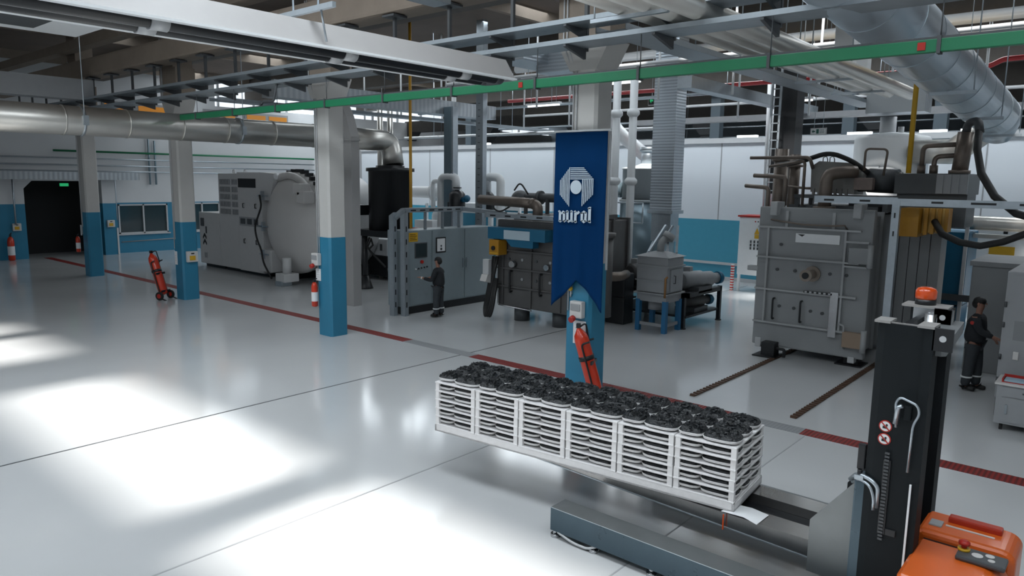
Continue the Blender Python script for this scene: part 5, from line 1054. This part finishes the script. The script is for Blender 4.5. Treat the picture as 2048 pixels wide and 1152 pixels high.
for x,y in ((-5.3,17.2),(-5.3,18.3)): m=MB(); m.box(x-.2,y-.14,6.42,x+.2,y+.14,8.6); T('stack',m,M_pipe,t)
# left-hand galvanized duct on wall + conduits
m=MB(); m.box(-37.9,7,3.62,-37.4,15.4,3.98); tag(m.build('rectangular_duct',M_rect),'ribbed galvanised duct above the dark doorway on the left wall','duct')
for i,z in enumerate((4.62,4.3,4.02)):
    pipe('wall_conduit',[(-38.3,6,z),(-38.3,26,z)],.035,M_galv,['highest','middle','lowest'][i]+' of the three conduits along the left wall','pipe','conduits on the left wall',n=8)
pipe('wall_conduit',[(-38.3,12,4.95),(-38.3,26,4.95)],.05,M_green,'green pipe along the left wall above the conduits')
for i,(y,z0,z1) in enumerate(((10.3,1.6,3.9),(14.6,1.65,3.95),(16.3,3.4,5.8),(16.6,3.4,5.6))):
    pipe('drop_pipe',[(-38.35,y,z0),(-38.35,y,z1)],.04 if i<2 else .05,M_galv if i<2 else M_tankg,['vertical conduit dropping to the box left of the dark doorway','vertical conduit dropping to the box right of the doorway','teal drop pipe on the white left wall','thin drop pipe right beside the teal one'][i],n=8)
m=MB(); m.box(-38.9,12.35,3.3,-38.8,12.7,3.44); tag(m.build('exit_sign',M_exit),'small green exit sign in the dark doorway','sign')
m=MB(); m.box(-38.1,14.75,.6,-38.45,14.77,.66); 
pipe('guard_rail',[(-38.48,14.8,.55),(-38.48,18,.62)],.025,M_mgrey,'thin rail along the blue wall under the office window',n=8)
# exit signs with arrows
def exit_sign(x,y,z,w,h,bgm,label,flip=False):
    t=thing('exit_sign',label,'sign',(x,y,z)); m=MB(); m.box(x-w/2-.02,y,z-.02,x+w/2+.02,y+.04,z+h+.02); T('frame',m,M_lgrey,t)
    m=MB(); m.box(x-w/2,y-.01,z,x+w/2,y,z+h); T('panel',m,bgm[0],t)
    m=MB(); a=x-w*.42; c=z+h/2
    m.prism([(a,c),(a+w*.1,c+h*.3),(a+w*.1,c+h*.1),(a+w*.22,c+h*.1),(a+w*.22,c-h*.1),(a+w*.1,c-h*.1),(a+w*.1,c-h*.3)],'Y',y-.016,y-.01)
    m.box(x-w*.12,y-.016,z+h*.1,x+w*.05,y-.01,z+h*.9)
    for r_,s_ in ((.55,'ACIL'),(.15,'CIKIS')):
        n_=len(s_)
        for q in range(n_): xx=x+w*.12+q*w*.33/n_; m.box(xx,y-.016,z+h*r_,xx+w*.018,y-.01,z+h*(r_+.28)); m.box(xx,y-.016,z+h*(r_+.22),xx+w*.045,y-.01,z+h*(r_+.28))
    T('pictogram',m,bgm[1],t)
    for dx in (-.3,.3): m=MB(); m.cyl((x+dx*w,y+.02,z+h),(x+dx*w,y+.02,ROOF),.008,n=5); T('wire',m,M_galv,t)
exit_sign(-14.2,24.6,6.75,.66,.3,(M_black,M_exit),'black and green exit sign with left arrow right of the banner top')
exit_sign(-7.5,22.4,5.35,.42,.16,(M_pipe,mat('dark_green_sign',(.02,.12,.09),.5)),'white and green exit sign hanging over the grey furnace')
# far columns + mezzanine behind partition
farx=[-39,-31.6,-24.2,-16.6,-8.9,-1.3]
for i,x in enumerate(farx):
    m=MB(); m.box(x-.3,33.7,0,x+.3,34.3,6.2); m.prism([(x-.3,6.2),(x+.3,6.2),(x+1.0,7.0),(x-1.0,7.0)],'Y',33.6,34.4); tag(m.build('concrete_column',M_dgrey),'far dark column beyond the partition, number %s from the left'%['one','two','three','four','five','six'][i],'column','far columns beyond the partition')
for i,x in enumerate((-30,-21,-14.8,-9.2,-6.0,-1.5)):
    m=MB(); m.box(x-.22,30.8,0,x+.22,31.2,ROOF); tag(m.build('steel_column',mat('far_steel',(.13,.17,.20),.5)),'blue-grey steel column just beyond the partition, %s'%['leftmost of six','second from left','left of the banner','right of the banner','above the grey furnace','rightmost of six'][i],'column','steel columns beyond the partition')
m=MB(); m.box(-40,33.6,7.0,7.6,34.4,7.7); tag(m.build('concrete_beam',M_dcon),'dark far beam on the columns beyond the partition','beam')
m=MB(); m.box(-40,36,4.9,7.6,46,5.15); tag(m.build('mezzanine_floor',M_mgrey),'mezzanine slab seen beyond the white partition','floor')
for i,(z) in enumerate((5.9,6.35)):
    pipe('hand_rail',[(-40,31.5,z),(7,31.5,z)],.03,M_galv,['lower','upper'][i]+' long rail beyond the white partition','rail',n=8)
for i,(x0,x1,y,z) in enumerate(((-30,-15,26,6.0),(-26,5,29,6.5),(-24,6,28.6,7.05),(-25,-10,22.5,6.75),(-20,6,19.4,7.35))):
    pipe('service_pipe',[(x0,y,z),(x1,y,z)],.06,M_galv if i%2 else M_lgrey,['low grey pipe above the partition at left','grey pipe just beyond the partition top','high thin pipe beyond the partition','thin pipe crossing behind the third column','thin pipe under the white insulated pipes'][i],n=10)
k=0
for (y,z0,z1) in ((19.5,6.3,ROOF),(23.5,6.0,ROOF)):
    for x in [-25+2.3*j for j in range(12)]:
        m=MB(); m.cyl((x+(.7 if y>20 else 0),y,z0),(x+(.7 if y>20 else 0),y,z1),.035,n=8); tag(m.build('hanger_rod',M_pipe),'pale hanger rod dropping from the roof, %s from left in the %s row'%(NTH[k%12],'nearer' if y<20 else 'farther'),'hanger','hanger rods in the %s row'%('nearer' if y<20 else 'farther')); k+=1
for i,x in enumerate([-33,-26,-19,-12,-7.9,-5.6,-4.4,-2]):
    m=MB(); m.box(x-.4,YB+.0,5.65,x+.4,YB+.16,5.74); tag(m.build('strip_light',M_lamp),'white strip light glimpsed over the partition top, %s'%['farthest left','second','third','fourth','fifth','sixth','seventh','farthest right'][i],'light','lights glimpsed over the partition')
# process pipework behind the control cabinet
t=thing('filter_skid','white frame skid with blue tank behind the control cabinet','machine',(-19,20.5,0))
m=MB(); m.box(-22.7,20.4,.3,-16.2,22.4,.5); m.box(-22.5,20.5,2.6,-16.4,20.6,2.7); m.box(-22.5,20.5,2.0,-16.4,20.6,2.06)
for x in (-22.4,-21.4,-20.4,-19.4,-18.4,-17.4,-16.5): m.box(x,20.5,.0,x+.08,20.6,2.9)
T('frame',m,M_pipe,t)
m=MB(); m.box(-21.0,21,.5,-17.6,22.2,2.75,.05); T('tank',m,mat('skid_blue',(.05,.28,.42),.35),t)
m=MB(); m.box(-21.2,20.9,2.75,-17.4,22.3,2.95); T('lid',m,M_pipe,t)
m=MB(); m.cyl((-23.2,20.6,3.35),(-20.6,20.6,3.35),.24,n=20); m.cyl((-22.0,20.6,3.35),(-21.85,20.6,3.35),.36,n=20); T('header_pipe',m,M_pipe,t)
for i,(x,y) in enumerate(((-19.75,19.2),(-17.45,19.25))):
    t=thing('gooseneck_pipe','white gooseneck pipe %s the perforated cable ladder'%['left of','right of'][i],'pipe',(x,y,1)); m=MB(); m.tube([(x-.35,y,0),(x-.35,y,3.95),(x+.1,y,4.0),(x+.45,y,3.95),(x+.45,y,3.5)] if i==0 else [(x+.3,y,0),(x+.3,y,3.95),(x-.1,y,4.0),(x-.35,y,3.95),(x-.35,y,3.4)],.15,16,bend=.33); T('pipe_run',m,M_pipe,t)
    q=thing('filter_canister','black filter canister hanging from the gooseneck %s the ladder'%['left of','right of'][i],'filter',(x,y,2.9)); c=x+.5 if i==0 else x-.4
    m=MB(); m.lathe([(.1,0),(.28,.03),(.3,.1),(.3,.62),(.22,.72),(.08,.76),(.08,.84),(.16,.84),(.16,.88)],(c,y,2.72),n=24); m.box(c-.4,y-.12,2.85,c-.2,y+.12,3.05,.03); T('canister',m,M_black,q); m=MB(); m.cyl((c+.25,y,3.15),(c+.5,y,3.15),.1,n=12); m.sphere((c+.5,y,3.2),.13); T('actuator',m,M_bluem,q)
pipe('process_pipe',[(-21.4,20,2.7),(-21.4,20,3.8),(-20.6,20,3.82)],.09,M_pipe,'small white pipe bend left of the gooseneck',bend=.15)
for i,(x,z,r) in enumerate(((-21.2,2.6,.12),(-18.7,2.75,.1),(-17.6,2.5,.09))): pipe('process_pipe',[(x,19.9,0),(x,19.9,z),(x+.5,19.9,z),(x+.5,19.9,0)],r,M_pipe,['white hoop pipe farthest left behind the cabinet top','white hoop pipe in the middle behind the cabinet top','white hoop pipe farthest right behind the cabinet top'][i],bend=.22)
pipe('process_pipe',[(-21.6,17.6,3.3),(-20.6,17.7,3.3)],.3,M_bluem,'blue pipe stub at the left of the black drum',n=18)
# small machines under the black drum
t=thing('compressor','pale compressor box on a dark base under the black drum','machine',(-22.5,18,0))
m=MB(); m.box(-23.6,17.8,.95,-21.6,18.8,1.6,.05); T('cover',m,M_lgrey,t); m=MB(); m.box(-23.6,17.8,.15,-21.6,18.9,.95,.03); T('base',m,M_black,t); 
for x in (-23.2,-22.8,-22.0): m=MB(); m.box(x,17.78,1.15,x+.12,17.8,1.4); T('vent',m,M_dgrey,t)
t=thing('panel_stand','grey stand with a red sign under the black drum','stand',(-20.3,18,0))
m=MB(); m.box(-20.5,18.2,0,-20.4,18.3,2.1); m.box(-20.2,18.2,0,-20.1,18.3,2.1); T('posts',m,M_mgrey,t); m=MB(); m.box(-20.7,18.1,1.75,-19.95,18.16,2.1,.03); T('red_sign',m,M_red,t)
m=MB(); m.box(-21.6,19.2,.2,-20.6,19.8,2.3); tag(m.build('display_board',M_pipe),'white upright panel behind the red sign stand','panel')
m=MB(); m.box(-24,18.4,.02,-17.5,18.9,.22); m.m=0; tag(m.build('floor_frame',M_lgrey),'pale floor frame under the machines behind the black pole','frame')
m=MB(); m.box(-21.6,17.9,0,-21.3,18.2,.9); m.cyl((-21.45,18,.9),(-21.45,18,1.3),.12,n=12); m.cyl((-21.7,18,.45),(-21.2,18,.45),.18,n=14); tag(m.build('small_pump',M_rust),'small brown pump beside the pale compressor','pump')
